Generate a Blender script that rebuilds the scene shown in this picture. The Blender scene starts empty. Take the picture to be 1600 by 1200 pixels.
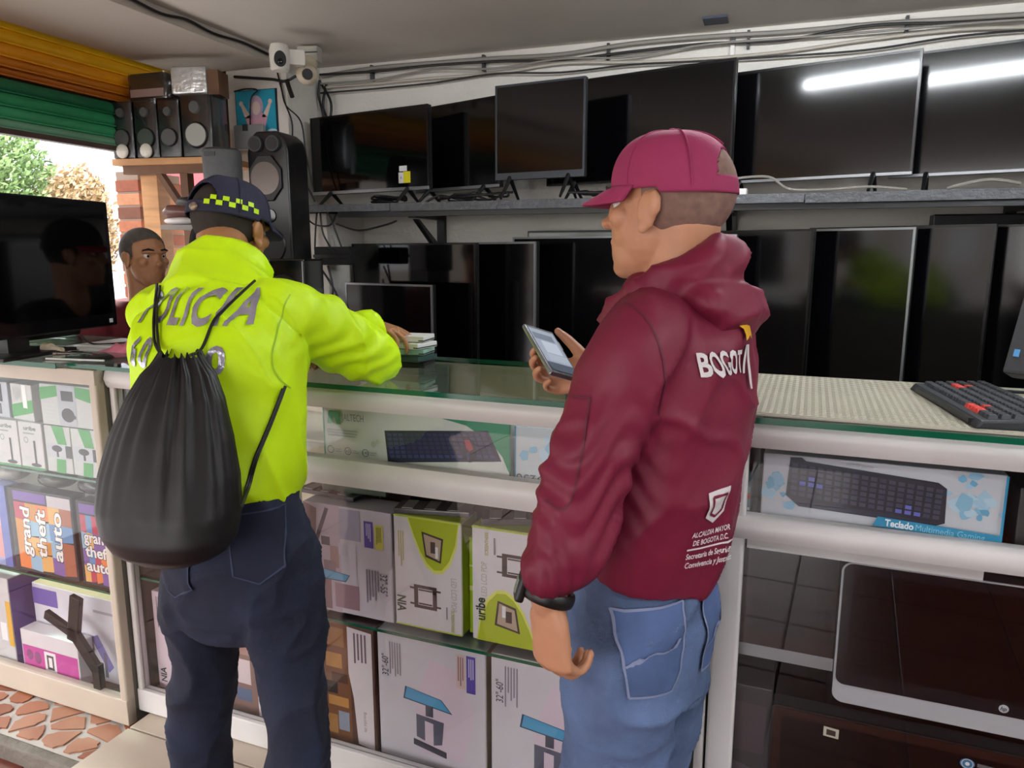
import bpy, bmesh, math, random
import numpy as np
from mathutils import Vector, Matrix
from mathutils.bvhtree import BVHTree
random.seed(7)
R = math.radians
scene = bpy.context.scene
COL = scene.collection

# ------------------------------------------------------------------ camera
FPX, PITCH, YAW, CAMZ = 1150.0, R(10.1), R(19.0), 1.5
cd = bpy.data.cameras.new('camera'); cam = bpy.data.objects.new('camera', cd); COL.objects.link(cam)
cd.sensor_width = 36.0; cd.lens = FPX * 36.0 / 1600.0; cd.clip_start = 0.02; cd.clip_end = 300
cam.location = (0, 0, CAMZ); cam.rotation_euler = (R(90) - PITCH, 0, YAW)
scene.camera = cam
# ------------------------------------------------------------------ sky, daylight, exposure
wd = bpy.data.worlds.new('overcast_sky'); scene.world = wd; wd.use_nodes = True
bg = wd.node_tree.nodes['Background']; bg.inputs[0].default_value = (1.0, 0.975, 0.965, 1); bg.inputs[1].default_value = 3.0
sund = bpy.data.lights.new('hazy_sun', 'SUN'); sun = bpy.data.objects.new('hazy_sun', sund); COL.objects.link(sun)
sund.energy = 4.5; sund.angle = R(12); sund.color = (1.0, 0.96, 0.9); sun.rotation_euler = (R(48), 0, R(-110))
vs = scene.view_settings
vs.view_transform = 'Standard'; vs.look = 'None'; vs.gamma = 1.0; vs.use_curve_mapping = False; vs.exposure = 1.0

# ------------------------------------------------------------------ measuring helpers (photo pixel -> point at a real distance)
def _cam(yaw):
    f = Vector((-math.sin(yaw) * math.cos(PITCH), math.cos(yaw) * math.cos(PITCH), -math.sin(PITCH)))
    r = Vector((math.cos(yaw), math.sin(yaw), 0)); return f, r, r.cross(f)
_W, _K = _cam(YAW), _cam(YAW + R(3))
C0 = Vector((0, 0, CAMZ))
def _ray(c, x, y): return c[0] + c[1] * ((x - 800) / FPX) - c[2] * ((y - 600) / FPX)
def pix(x, y, d): return C0 + _ray(_W, x, y) * d
def onY(x, y, Y): d = _ray(_W, x, y); return C0 + d * (Y / d.y)
def onv(x, y, v): d = _ray(_K, x, y); p = C0 + d * (v / d.y); return p.x, p.z
# the counters stand 3 degrees off the back wall: u along them, v away from the customer
CR = R(-3)
def c2w(u, v, z): return Vector((u * math.cos(CR) - v * math.sin(CR), u * math.sin(CR) + v * math.cos(CR), z))

# ------------------------------------------------------------------ materials
MATS = {}
def lin(h):
    h = h.lstrip('#'); o = []
    for i in (0, 2, 4):
        c = int(h[i:i + 2], 16) / 255; o.append(c / 12.92 if c <= .04045 else ((c + .055) / 1.055) ** 2.4)
    return o
def mat(name, hexc, rough=.5, metal=0, spec=.5, var=0, vscale=8, bump=0, bscale=60, coat=0, emit=0, stretch=None, sheen=0):
    if name in MATS: return MATS[name]
    m = bpy.data.materials.new(name); m.use_nodes = True; nt = m.node_tree; b = nt.nodes['Principled BSDF']
    c = lin(hexc); b.inputs['Base Color'].default_value = (*c, 1)
    b.inputs['Roughness'].default_value = rough; b.inputs['Metallic'].default_value = metal
    b.inputs['Specular IOR Level'].default_value = spec; b.inputs['Coat Weight'].default_value = coat
    if sheen: b.inputs['Sheen Weight'].default_value = sheen
    if emit: b.inputs['Emission Color'].default_value = (*c, 1); b.inputs['Emission Strength'].default_value = emit
    if var or bump:
        tc = nt.nodes.new('ShaderNodeTexCoord'); src = tc.outputs['Object']
        if stretch:
            mp = nt.nodes.new('ShaderNodeMapping'); mp.inputs['Scale'].default_value = stretch
            nt.links.new(src, mp.inputs[0]); src = mp.outputs[0]
    if var:
        n = nt.nodes.new('ShaderNodeTexNoise'); n.inputs['Scale'].default_value = vscale; n.inputs['Detail'].default_value = 5
        nt.links.new(src, n.inputs['Vector'])
        r = nt.nodes.new('ShaderNodeValToRGB')
        r.color_ramp.elements[0].position = .3; r.color_ramp.elements[1].position = .7
        r.color_ramp.elements[0].color = (*[max(0, x * (1 - var)) for x in c], 1)
        r.color_ramp.elements[1].color = (*[min(1, x * (1 + var)) for x in c], 1)
        nt.links.new(n.outputs['Fac'], r.inputs[0]); nt.links.new(r.outputs[0], b.inputs['Base Color'])
    if bump:
        n = nt.nodes.new('ShaderNodeTexNoise'); n.inputs['Scale'].default_value = bscale; n.inputs['Detail'].default_value = 3
        nt.links.new(src, n.inputs['Vector'])
        bp = nt.nodes.new('ShaderNodeBump'); bp.inputs['Strength'].default_value = bump; bp.inputs['Distance'].default_value = .01
        nt.links.new(n.outputs['Fac'], bp.inputs['Height']); nt.links.new(bp.outputs[0], b.inputs['Normal'])
    MATS[name] = m; return m
def ink(h): return mat('print_' + h.lstrip('#'), h, .45)
def glass(name, tint=(.975, .98, .98), refl=1.0, rough=.0):
    if name in MATS: return MATS[name]
    m = bpy.data.materials.new(name); m.use_nodes = True; nt = m.node_tree
    nt.nodes.remove(nt.nodes['Principled BSDF']); o = nt.nodes['Material Output']
    t = nt.nodes.new('ShaderNodeBsdfTransparent'); t.inputs[0].default_value = (*tint, 1)
    g = nt.nodes.new('ShaderNodeBsdfGlossy'); g.inputs['Roughness'].default_value = rough
    lw = nt.nodes.new('ShaderNodeLayerWeight'); lw.inputs[0].default_value = .5
    pw = nt.nodes.new('ShaderNodeMath'); pw.operation = 'POWER'; pw.inputs[1].default_value = 5
    mu = nt.nodes.new('ShaderNodeMath'); mu.operation = 'MULTIPLY_ADD'; mu.inputs[1].default_value = .9; mu.inputs[2].default_value = .035 * refl
    x = nt.nodes.new('ShaderNodeMixShader')
    nt.links.new(lw.outputs['Facing'], pw.inputs[0]); nt.links.new(pw.outputs[0], mu.inputs[0]); nt.links.new(mu.outputs[0], x.inputs[0])
    nt.links.new(t.outputs[0], x.inputs[1]); nt.links.new(g.outputs[0], x.inputs[2]); nt.links.new(x.outputs[0], o.inputs[0])
    MATS[name] = m; return m

# ------------------------------------------------------------------ mesh builder
_txt = {}
def text2d(s, bold=0.0):
    k = (s, bold)
    if k in _txt: return _txt[k]
    cu = bpy.data.curves.new('t', 'FONT'); cu.body = s; cu.size = 1; cu.offset = bold; cu.resolution_u = 3
    cu.align_x = 'CENTER'; cu.align_y = 'CENTER'
    ob = bpy.data.objects.new('t', cu); COL.objects.link(ob)
    me = ob.to_mesh(); v = [(p.co.x, p.co.y) for p in me.vertices]; f = [tuple(p.vertices) for p in me.polygons]
    ob.to_mesh_clear(); bpy.data.objects.remove(ob); bpy.data.curves.remove(cu)
    _txt[k] = (v, f); return _txt[k]
class MB:
    def __init__(s): s.v = []; s.f = []; s.m = []; s.mats = []
    def mi(s, m):
        if m not in s.mats: s.mats.append(m)
        return s.mats.index(m)
    def add(s, vs, fs, m):
        o = len(s.v); s.v += [tuple(p) for p in vs]; i = s.mi(m)
        for f in fs: s.f.append(tuple(o + k for k in f)); s.m.append(i)
        return s
    def box(s, x0, x1, y0, y1, z0, z1, m):
        vs = [(x, y, z) for z in (z0, z1) for y in (y0, y1) for x in (x0, x1)]
        return s.add(vs, [(0, 2, 3, 1), (4, 5, 7, 6), (0, 1, 5, 4), (2, 6, 7, 3), (0, 4, 6, 2), (1, 3, 7, 5)], m)
    def hexa(s, b, t, m):   # b, t: four bottom and four top corners, same winding
        return s.add(list(b) + list(t), [(3, 2, 1, 0), (4, 5, 6, 7)] + [(i, (i + 1) % 4, 4 + (i + 1) % 4, 4 + i) for i in range(4)], m)
    def prism(s, poly, ax, a0, a1, m):   # poly 2D extruded along axis ax
        n = len(poly)
        def P(p, a): return {'x': (a, p[0], p[1]), 'y': (p[0], a, p[1]), 'z': (p[0], p[1], a)}[ax]
        vs = [P(p, a0) for p in poly] + [P(p, a1) for p in poly]
        return s.add(vs, [tuple(range(n))[::-1], tuple(range(n, 2 * n))] + [(i, (i + 1) % n, n + (i + 1) % n, n + i) for i in range(n)], m)
    def tube(s, pts, r, m, n=8, side=None, cap=True):
        """closed tapering tube; r: radius, list of radii or list of (a, b) along side and across"""
        pts = [Vector(p) for p in pts]; N = len(pts)
        rr = [r] * N if not isinstance(r, (list, tuple)) else list(r)
        rr = [(q, q) if not isinstance(q, (list, tuple)) else q for q in rr]
        o = len(s.v); i = s.mi(m); sd = Vector(side) if side is not None else None
        for k in range(N):
            t = (pts[min(k + 1, N - 1)] - pts[max(k - 1, 0)]);
            if t.length < 1e-9: t = Vector((0, 0, 1))
            t.normalize()
            if sd is None: sd = t.orthogonal()
            a = (sd - t * sd.dot(t));
            if a.length < 1e-6: a = t.orthogonal()
            a.normalize(); b = t.cross(a); sd = a if side is None else Vector(side)
            for j in range(n):
                th = 2 * math.pi * j / n
                s.v.append(tuple(pts[k] + a * (rr[k][0] * math.cos(th)) + b * (rr[k][1] * math.sin(th))))
        for k in range(N - 1):
            for j in range(n):
                s.f.append((o + k * n + j, o + k * n + (j + 1) % n, o + (k + 1) * n + (j + 1) % n, o + (k + 1) * n + j)); s.m.append(i)
        if cap:
            s.f.append(tuple(o + j for j in range(n))[::-1]); s.m.append(i)
            s.f.append(tuple(o + (N - 1) * n + j for j in range(n))); s.m.append(i)
        return s
    def ell(s, c, r, m, nu=16, nv=10, rot=None):
        c = Vector(c); o = []
        fs = []
        for a in range(nv + 1):
            ph = math.pi * a / nv
            for b in range(nu):
                th = 2 * math.pi * b / nu
                p = Vector((r[0] * math.sin(ph) * math.cos(th), r[1] * math.sin(ph) * math.sin(th), r[2] * math.cos(ph)))
                o.append(c + (rot @ p if rot else p))
        for a in range(nv):
            for b in range(nu): fs.append((a * nu + b, (a + 1) * nu + b, (a + 1) * nu + (b + 1) % nu, a * nu + (b + 1) % nu))
        return s.add(o, fs, m)
    def disc(s, c, rx, rz, m, y=0, n=24, th=None):   # ellipse in the XZ plane (faces -y)
        vs = [(c[0] + rx * math.cos(2 * math.pi * i / n), y, c[1] + rz * math.sin(2 * math.pi * i / n)) for i in range(n)]
        return s.add(vs, [tuple(range(n))], m)
    def ring(s, c, r0, r1, m, y=0, n=24):
        vs = [(c[0] + r * math.cos(2 * math.pi * i / n), y, c[1] + r * math.sin(2 * math.pi * i / n)) for r in (r0, r1) for i in range(n)]
        return s.add(vs, [(i, (i + 1) % n, n + (i + 1) % n, n + i) for i in range(n)], m)
    def text(s, t, o, xd, yd, size, m, bold=0.0, width=None):
        v, f = text2d(t, bold); o = Vector(o); xd = Vector(xd).normalized(); yd = Vector(yd).normalized(); sx = size
        if width:
            xs = [p[0] for p in v]; sx = width / max(1e-6, max(xs) - min(xs))
        return s.add([o + xd * (p[0] * sx) + yd * (p[1] * size) for p in v], f, m)
    def build(s, name, parent=None, bevel=0, smooth=False, seg=2, weld=False):
        me = bpy.data.meshes.new(name); me.from_pydata(s.v, [], s.f)
        for m in s.mats: me.materials.append(m)
        me.polygons.foreach_set('material_index', s.m)
        if bevel or weld:
            bm = bmesh.new(); bm.from_mesh(me)
            if weld: bmesh.ops.remove_doubles(bm, verts=bm.verts, dist=1e-5)
            if bevel:
                bmesh.ops.bevel(bm, geom=[e for e in bm.edges if len(e.link_faces) == 2 and e.calc_face_angle(0) > .6], offset=bevel, segments=seg, affect='EDGES', profile=.6)
            bm.to_mesh(me); bm.free()
        if smooth:
            me.polygons.foreach_set('use_smooth', [True] * len(me.polygons))
            if smooth != 'all': me.set_sharp_from_angle(angle=R(40))
        me.update()
        o = bpy.data.objects.new(name, me); COL.objects.link(o)
        if parent is not None: o.parent = parent
        return o
def tag(o, label=None, cat=None, group=None, kind=None):
    if label: o['label'] = label
    if cat: o['category'] = cat
    if group: o['group'] = group
    if kind: o['kind'] = kind
    return o
def thing(name, loc, rz, label, cat, group=None):
    o = bpy.data.objects.new(name, None); COL.objects.link(o); o.empty_display_size = .1
    o.location = loc; o.rotation_euler = (0, 0, rz); return tag(o, label, cat, group)
def struct(o): o['kind'] = 'structure'; return o
def share(me, name, parent, loc=(0, 0, 0), rz=0, scale=(1, 1, 1)):
    o = bpy.data.objects.new(name, me); COL.objects.link(o); o.parent = parent; o.location = loc; o.rotation_euler = (0, 0, rz); o.scale = scale; return o
def cable(name, pts, r, m, label=None, group=None, parent=None, n=6, sm=6):
    P = [Vector(p) for p in pts]; out = []
    for i in range(len(P) - 1):   # Catmull-Rom
        a, b, c, d = P[max(i - 1, 0)], P[i], P[i + 1], P[min(i + 2, len(P) - 1)]
        for k in range(sm):
            t = k / sm
            out.append(.5 * ((2 * b) + (c - a) * t + (2 * a - 5 * b + 4 * c - d) * t * t + (3 * b - a - 3 * c + d) * t ** 3))
    out.append(P[-1])
    o = MB().tube(out, r, m, n).build(name, parent, smooth=True)
    if label: tag(o, label, 'cable', group)
    return o
WHITE = mat('white_painted_aluminium', '#d2cfce', .38, var=.05, vscale=6, spec=.5)
CREAM = mat('cream_painted_aluminium', '#bdb2a3', .42, var=.07, vscale=5)
GLASS = glass('clear_glass'); GREENG = glass('green_tinted_glass', (.92, .975, .955), 1.2)
GEDGE = mat('green_glass_edge', '#0c5a40', .12, spec=.7)
BLACK = mat('black_plastic', '#101012', .42); SCREEN = mat('glossy_black_screen', '#040406', .07, spec=.55)
SCREEN2 = mat('satin_black_screen', '#050507', .10, spec=.55)
SILVER = mat('silver_plastic', '#a9acb1', .3, .6); DGREY = mat('dark_grey_plastic', '#33363b', .45)
CHROME = mat('chrome', '#c8c8c8', .15, 1.0); CABLEM = mat('black_cable_rubber', '#0d0d0f', .5); CABLEW = mat('grey_cable', '#8b8780', .5)
CARD = mat('brown_cardboard', '#a07a50', .8, var=.08); WCARD = mat('white_card', '#d6d3d6', .5, var=.03)
# ================================================================== the setting
PLAST = mat('rough_white_plaster', '#dcd8d0', .85, var=.06, vscale=3, bump=.35, bscale=45)
CEILM = mat('painted_ceiling', '#d6d0c7', .9, var=.05, vscale=1.5)
TILE = mat('terracotta_tile', '#5d2a1c', .28, var=.18, vscale=5); GROUT = mat('dark_grout', '#2a1a15', .8)
floor = struct(MB().box(-3.3, 3.6, -4.2, 3.7, -.12, -.006, GROUT).build('floor'))
tm = MB().box(-.196, .196, -.196, .196, -.012, 0, TILE).build('tile', floor, bevel=.003)
tm.location = (-.2, .6, 0)
for i in range(-9, 6):
    for j in range(-6, 5):
        if (i, j) != (-1, 1): share(tm.data, 'tile', floor, (i * .4 + .2, j * .4 + .2, 0))
ceiling = struct(MB().box(-3.2, 3.6, -4.2, 3.8, 2.47, 2.62, CEILM).build('ceiling'))
wall = struct(MB().box(-2.4, 3.6, 3.6, 3.8, -.1, 2.47, PLAST).build('wall_back'))
pil = struct(MB().box(-2.69, -2.325, 3.3, 3.8, -.1, 2.47, PLAST).build('wall_pillar', bevel=.006))
struct(MB().box(3.5, 3.7, -4.2, 3.6, -.1, 2.47, PLAST).build('wall_right'))
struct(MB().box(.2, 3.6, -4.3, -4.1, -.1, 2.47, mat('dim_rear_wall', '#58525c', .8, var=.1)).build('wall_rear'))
BEAM = mat('painted_beam', '#b9b0a5', .85, var=.07, vscale=2)
struct(MB().box(-2.96, -2.35, -4.2, 3.3, 2.415, 2.47, BEAM).build('trim_1', bevel=.006))
# roller shutter, half rolled up across the street side
sh = struct(thing('door_1', (-3.0, 0, 0), 0, None, None))
ycols = ['#f6c41c', '#f4b81a', '#eda018', '#c97a1c', '#b4661c']; gcols = ['#15663f', '#2a8e5c', '#3a9c6a', '#74ac8c']
MB().box(-.03, -.02, -3.8, 3.35, 2.0, 2.46, mat('shutter_backing', '#3a2a14', .6)).build('curtain_backing', sh)
zz = [2.455, 2.40, 2.345, 2.29, 2.25, 2.215]; zg = [2.205, 2.15, 2.095, 2.045, 2.005]
def slat(z1, z0, m, lip):
    prof = [(-.012, z0), (0, z0), (.006, z0 + .004), (.012, z0 + (z1 - z0) * .35), (.012, z0 + (z1 - z0) * .65), (.004, z1 - .004), (-.012, z1 - .002)]
    b = MB()
    n = len(prof); vs = [(p[0], y, p[1]) for y in (-3.8, 3.35) for p in prof]
    b.add(vs, [tuple(range(n)), tuple(range(n, 2 * n))[::-1]] + [(i, n + i, n + (i + 1) % n, (i + 1) % n) for i in range(n)], m)
    b.box(-.005, .016, -3.8, 3.35, z0 - .003, z0 + .003, m)
    b.build('slat', sh, smooth=True)
for i in range(5): slat(zz[i], zz[i + 1], mat('yellow_shutter_paint_%d' % i, ycols[i], .35, .1, var=.12, vscale=3, bump=.15, bscale=14), 0)
for i in range(4): slat(zg[i], zg[i + 1], mat('green_shutter_paint_%d' % i, gcols[i], .45, .1, var=.15, vscale=4, bump=.1, bscale=20), 0)
MB().box(-.02, .02, -3.8, 3.35, 1.98, 2.003, mat('rusty_bottom_bar', '#4a3a34', .6, var=.3, vscale=10)).build('bottom_bar', sh)
# brick street pillar at the end of the opening
br = struct(MB().box(-3.13, -2.99, 2.97, 3.25, -.1, 1.9, mat('brick_mortar', '#8d7c70', .9)).build('wall_street_pillar'))
BR = [mat('brick_face_%d' % i, h, .8, var=.15, vscale=20) for i, h in enumerate(('#a5664a', '#8a4f3a', '#b57e5e', '#6f4536'))]
bms = []
for m in BR:
    bms.append(MB().box(-.074, .074, -.145, .145, -.028, .028, m).build('brick', br, bevel=.004)); bms[-1].location = (-3.06, 3.11, -.06 + .066 * BR.index(m) + .9)
for k in range(4, 16): share(bms[k * 7 % 4].data, 'brick', br, (-3.06, 3.11, .84 + .066 * k))
# plinths in front of the counters
CT = mat('cream_floor_tile', '#b8aa9b', .4, var=.08, vscale=4); CONC = mat('worn_concrete', '#6f6861', .9, var=.25, vscale=12, bump=.5, bscale=60)
def cthing(name, u, v, z, label=None, cat=None, group=None, rz=0):
    return thing(name, c2w(u, v, z), CR + rz, label, cat, group)
pl = struct(cthing('floor_plinth', 0, 0, 0))
MB().box(-1.83, 3.0, 1.12, 2.05, -.02, .078, CONC).build('plinth_base', pl).scale = (1, 1, 1)
pl.children[0].data.transform(Matrix.Identity(4))
tl = MB().box(-.148, .148, -.148, .148, -.01, 0, CT).build('tile', pl, bevel=.002); tl.location = (-1.675, 1.275, .09)
for i in range(0, 4):
    for j in range(0, 2):
        if i or j: share(tl.data, 'tile', pl, (-1.675 + .302 * i, 1.275 + .302 * j - (.302 if 0 else 0), .09))
pm = struct(cthing('floor_plinth', 0, 0, 0))
MB().box(-3.6, -1.835, 1.30, 2.05, -.02, .048, mat('white_mosaic_grout', '#b3ada8', .7, var=.08)).build('mosaic_bed', pm)
MB().box(-3.6, -1.84, 1.265, 1.30, -.02, .05, CONC).build('kerb', pm, bevel=.006)
random.seed(11)
ST = [mat('mosaic_stone_%d' % i, h, .45, var=.12, vscale=10) for i, h in enumerate(('#94593f', '#9c654c', '#875039', '#a4735a'))]
sites = []
while len(sites) < 34:
    p = Vector((random.uniform(-2.75, -1.85), random.uniform(1.305, 1.56)))
    if all((Vector(((p.x - q.x) * .6, (p.y - q.y) * 1.0))).length > .05 for q in sites): sites.append(p)
for p in sites:      # each stone is the cell around its site, shrunk and rounded
    poly = [Vector((-2.8, 1.302)), Vector((-1.842, 1.302)), Vector((-1.842, 1.6)), Vector((-2.8, 1.6))]
    for q in sites:
        if q is p or (q - p).length > .4: continue
        mid = (p + q) / 2; d = q - p; new = []
        for i in range(len(poly)):
            a, b = poly[i], poly[(i + 1) % len(poly)]; da, db = (a - mid).dot(d), (b - mid).dot(d)
            if da <= 0: new.append(a)
            if da * db < 0: new.append(a + (b - a) * (da / (da - db)))
        poly = new
        if len(poly) < 3: break
    if len(poly) < 3: continue
    c = sum(poly, Vector((0, 0))) / len(poly); pts = []
    for i in range(len(poly)):
        a, b, d = poly[i - 1], poly[i], poly[(i + 1) % len(poly)]
        for w in (.25, 0, -.25):
            e = b + (a - b) * w if w > 0 else (b + (d - b) * -w if w < 0 else b * .7 + (a + d) * .15)
            pts.append(c + (e - c) * max(.3, 1 - .009 / max(.016, (e - c).length)) )
    MB().prism([(q.x, q.y) for q in pts], 'z', .047, .053, random.choice(ST)).build('stone', pm)
# ceiling lamp over the counter: twin-end fluorescent batten (its reflection runs across the upper TVs)
def batten(x0, x1, y0, y1, label, power):
    L = math.hypot(x1 - x0, y1 - y0)
    t = thing('tube_lamp', ((x0 + x1) / 2, (y0 + y1) / 2, 2.47), math.atan2(y1 - y0, x1 - x0), label, 'lamp', 'ceiling tube lamps')
    MB().box(-L / 2 - .03, L / 2 + .03, -.03, .03, -.035, 0, mat('lamp_batten', '#e5e5e5', .4)).build('batten', t, bevel=.004)
    MB().tube([(-L / 2, 0, -.055), (L / 2, 0, -.055)], .014, mat('lamp_tube_%d' % power, '#f4faff', .4, emit=power), 10).build('tube', t, smooth=True)
    for s in (-1, 1): MB().box(s * L / 2 - .015, s * L / 2 + .015, -.018, .018, -.075, -.03, mat('lamp_end', '#d0d0d0', .4)).build('end_cap', t, bevel=.003)
batten(-.5, .62, 2.23, 2.13, 'fluorescent tube lamp above the glass counter', 60)
batten(1.3, 2.4, -.6, -.6, 'added fill-light tube above the customer floor', 105)  # added out of view to brighten the room, clear of the TV reflections
batten(1.4, 2.5, .9, .9, 'added fill-light tube at the far right of the shop', 105)  # another unseen tube, added only as fill light
# ---- the street outside
STREET = mat('asphalt', '#a5a3a4', .9, var=.1)
struct(MB().box(-60, -3.3, -40, 60, -.3, -.1, STREET).box(-3.3, 12, -40, -4.3, -.3, -.1, STREET).build('floor_street'))
struct(MB().box(-3.2, -2.69, 3.36, 3.5, 1.99, 2.47, mat('dark_lintel', '#4a3a2e', .8, var=.2)).build('wall_left'))
def building(x, y, rz, w, d, h, label, hexw, rows, cols, trim='#9aa3ad'):
    t = thing('building', (x, y, -.1), rz, label, 'building', 'buildings across the street')
    MB().box(-w / 2, w / 2, 0, d, 0, h, mat('render_' + hexw, hexw, .8, var=.03)).build('wall', t)
    MB().box(-w / 2 - .2, w / 2 + .2, -.25, d, h, h + .25, mat('parapet', '#c9ccd0', .8)).build('parapet', t)
    for r in range(rows):
        z = 1.2 + r * (h - 1) / rows
        MB().box(-w / 2 - .05, w / 2 + .05, -.12, .02, z - .75, z - .6, mat('band', '#b7bcc2', .8)).build('ledge', t)
        for c in range(cols):
            x0 = -w / 2 + (c + .5) * w / cols
            f = MB().box(x0 - .55, x0 + .55, -.06, .05, z, z + 1.25, mat('far_window_frame', '#e9e9ea', .6)).build('window', t)
            MB().box(x0 - .47, x0 + .47, -.08, -.05, z + .08, z + 1.17, mat('far_glass', trim, .15)).build('pane', f)
    return t
b1 = building(-19.2, 15.6, R(50), 7, 4, 7.0, 'tall white building in the middle of the street view', '#e8e8ea', 3, 5)
b2 = building(-25, 9.0, R(65), 6, 4, 5.8, 'low white building behind the green tree', '#e2e4e8', 2, 4)
b4 = building(-14, -7, R(90), 26, 4, 6.0, 'long grey-brown building row across the street', '#857c72', 2, 9, trim='#5f666c')
b3 = building(-12.3, 14.6, R(35), 3.2, 4, 3.5, 'pale grey building beside the brick pillar', '#dcdfe4', 2, 4)
MB().box(-1.2, .6, -.35, -.1, 2.9, 3.4, mat('red_fascia', '#b4464e', .6)).build('awning', b3)
def tree(x, y, h, rx, label, hexes, n, seed):
    random.seed(seed)
    t = thing('tree', (x, y, -.1), 0, label, 'tree', 'street trees')
    MB().tube([(0, 0, 0), (.05, 0, h * .5), (0, .05, h * .8)], [.14, .1, .05], mat('bark', '#5a4a3c', .9), 8).build('trunk', t, smooth=True)
    ms = [mat('leaf_' + q, q, .7) for q in hexes]; b = MB()
    for i in range(n):
        while True:
            p = Vector((random.uniform(-1, 1), random.uniform(-1, 1), random.uniform(-1, 1)))
            if .3 < p.length < 1 * random.uniform(.8, 1.05): break
        c = Vector((p.x * rx, p.y * rx, h * .72 + p.z * h * .34)); s = random.uniform(.03, .06)
        a = Vector((random.gauss(0, 1), random.gauss(0, 1), random.gauss(0, 1))).normalized(); e = a.orthogonal().normalized(); g = a.cross(e)
        b.add([c - e * s, c + g * s * .5, c + e * s, c - g * s * .5], [(0, 1, 2, 3)], random.choice(ms))
    f = b.build('foliage', t); f['kind'] = 'stuff'
tree(-10.9, 8.2, 3.5, .8, 'green leafy tree at the left edge of the street view', ('#6d8a52', '#7f9a64', '#56733f'), 7000, 1)
tree(-9.8, 8.6, 2.75, .5, 'brown autumn-leaved tree in front of the white buildings', ('#a08a6a', '#8d744f', '#b59f7c'), 4500, 2)
tree(-10.9, 9.2, 2.85, .55, 'faded rust-coloured tree beside the green tree', ('#b28a64', '#9c7a58', '#a89a78'), 3500, 3)
# ================================================================== display counters
INN = mat('counter_inside', '#6a6660', .7, var=.1); INND = mat('counter_inside_dark', '#2b2626', .6, var=.1)
def rail_prof(v, z0, z1, d=.035):
    h = z1 - z0; return [(v + d, z0), (v, z0), (v - .006, z0 + h * .18), (v - .011, z0 + h * .5), (v - .006, z0 + h * .85), (v + .003, z1), (v + d, z1)]
def counter(label, u0, u1, v0, v1, zb, ztop, rails, posts, shelves, panes, m, inn):
    t = cthing('display_counter', (u0 + u1) / 2, v0, zb, label, 'counter', 'display counters')
    uc = (u0 + u1) / 2
    def bx(a, b, c, d, e, f): return (a - uc, b - uc, c - v0, d - v0, e - zb, f - zb)
    for n, z0, z1, rnd in rails:
        if rnd: MB().prism([(p[0] - v0, p[1] - zb) for p in rail_prof(v0, z0, z1)], 'x', u0 - uc, u1 - uc, m).build(n, t, smooth=True)
        else: MB().box(*bx(u0, u1, v0, v0 + .03, z0, z1), m).build(n, t, bevel=.003)
    for p0, p1 in posts:
        MB().box(*bx(p0, p1, v0 + .002, v0 + .035, zb, ztop), m).build('post', t, bevel=.008, seg=3, smooth=True)
        MB().box(*bx(p0, p1, v1 - .03, v1, zb, ztop), m).build('rear_post', t, bevel=.004)
    MB().box(*bx(u0, u1, v1 - .02, v1 - .012, zb, ztop), (mat('cream_back_panel', '#d8cbb0', .5, var=.06, vscale=4) if m is WHITE and inn is INN else inn)).build('back_panel', t)
    for a, b in ((u0, u0 + .006), (u1 - .006, u1)): MB().box(*bx(a, b, v0 + .03, v1 - .02, zb, ztop), inn).build('side_panel', t)
    MB().box(*bx(u0, u1, v0 + .03, v1 - .02, zb + .03, zb + .045), inn).build('bottom_panel', t)
    for z in shelves:
        s = MB().box(*bx(u0 + .01, u1 - .01, v0 + .033, v1 - .025, z - .006, z), GREENG).build('shelf', t)
        MB().box(*bx(u0 + .01, u1 - .01, v0 + .031, v0 + .034, z - .007, z), GEDGE).build('shelf_edge', s)
    for a, b, z0, z1 in panes: MB().box(*bx(a, b, v0 + .012, v0 + .016, z0, z1), GLASS).build('pane', t)
    return t
ZT = 1.172
counter('long cream and white glass display counter between the two standing men', -1.865, -.155, 1.5, 1.99, .09, ZT,
        [('top_rail', 1.118, ZT, 1), ('middle_rail', .918, .986, 1), ('base_rail', .092, .165, 0)], [(-1.865, -1.845), (-1.245, -1.222), (-.175, -.155)],
        [.975, .525], [(-1.845, -1.245, .165, .918), (-1.222, -.175, .165, .918), (-1.845, -.175, .986, 1.118)], WHITE, INN)
counter('white glass display counter at the right with monitors behind its pane', -.152, 1.75, 1.5, 1.99, .06, ZT,
        [('top_rail', 1.118, ZT, 1), ('middle_rail', .925, .972, 1), ('base_rail', .065, .14, 0)], [(-.15, -.094), (1.70, 1.75)],
        [.955], [(-.094, 1.70, .14, .925), (-.094, 1.70, .972, 1.118)], WHITE, INND)
counter('cream glass display counter at the far left stocked with small boxes', -3.35, -1.868, 1.462, 1.99, .055, ZT,
        [('top_rail', 1.128, ZT, 0), ('base_rail', .058, .142, 0)], [(-1.898, -1.868), (-3.35, -3.32)],
        [.83, .475], [(-3.32, -1.898, .142, 1.128)], CREAM, INN)
for u_ in (-1.05, -.62, -.45): o = cthing('panel_seam', u_, 1.958, .985, ('wide grey-green strip on the cream back panel seen through the glass', 'thin pale strip on the cream back panel seen through the glass', 'narrow metal strip on the cream back panel near the maroon sleeve')[(-1.05, -.62, -.45).index(u_)], 'strip'); MB().box(-.05 if u_ < -1 else -.008, .05 if u_ < -1 else .008, 0, .008, 0, .18, mat('seam_grey', '#8f9a90', .4)).build('strip', o)
t = cthing('counter_deck', -1.01, 1.54, .9765, 'cream inner deck board below the centre glass top', 'board'); MB().box(-.83, .83, .115, .44, 0, .006, mat('cream_board', '#d9cfbc', .5, var=.05)).build('board', t)
t = cthing('inner_ledge', .10, 1.535, .893, 'white inner ledge strip under the middle rail of the right counter', 'ledge'); MB().box(-.19, .235, 0, .02, 0, .022, WHITE).build('strip', t)
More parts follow.
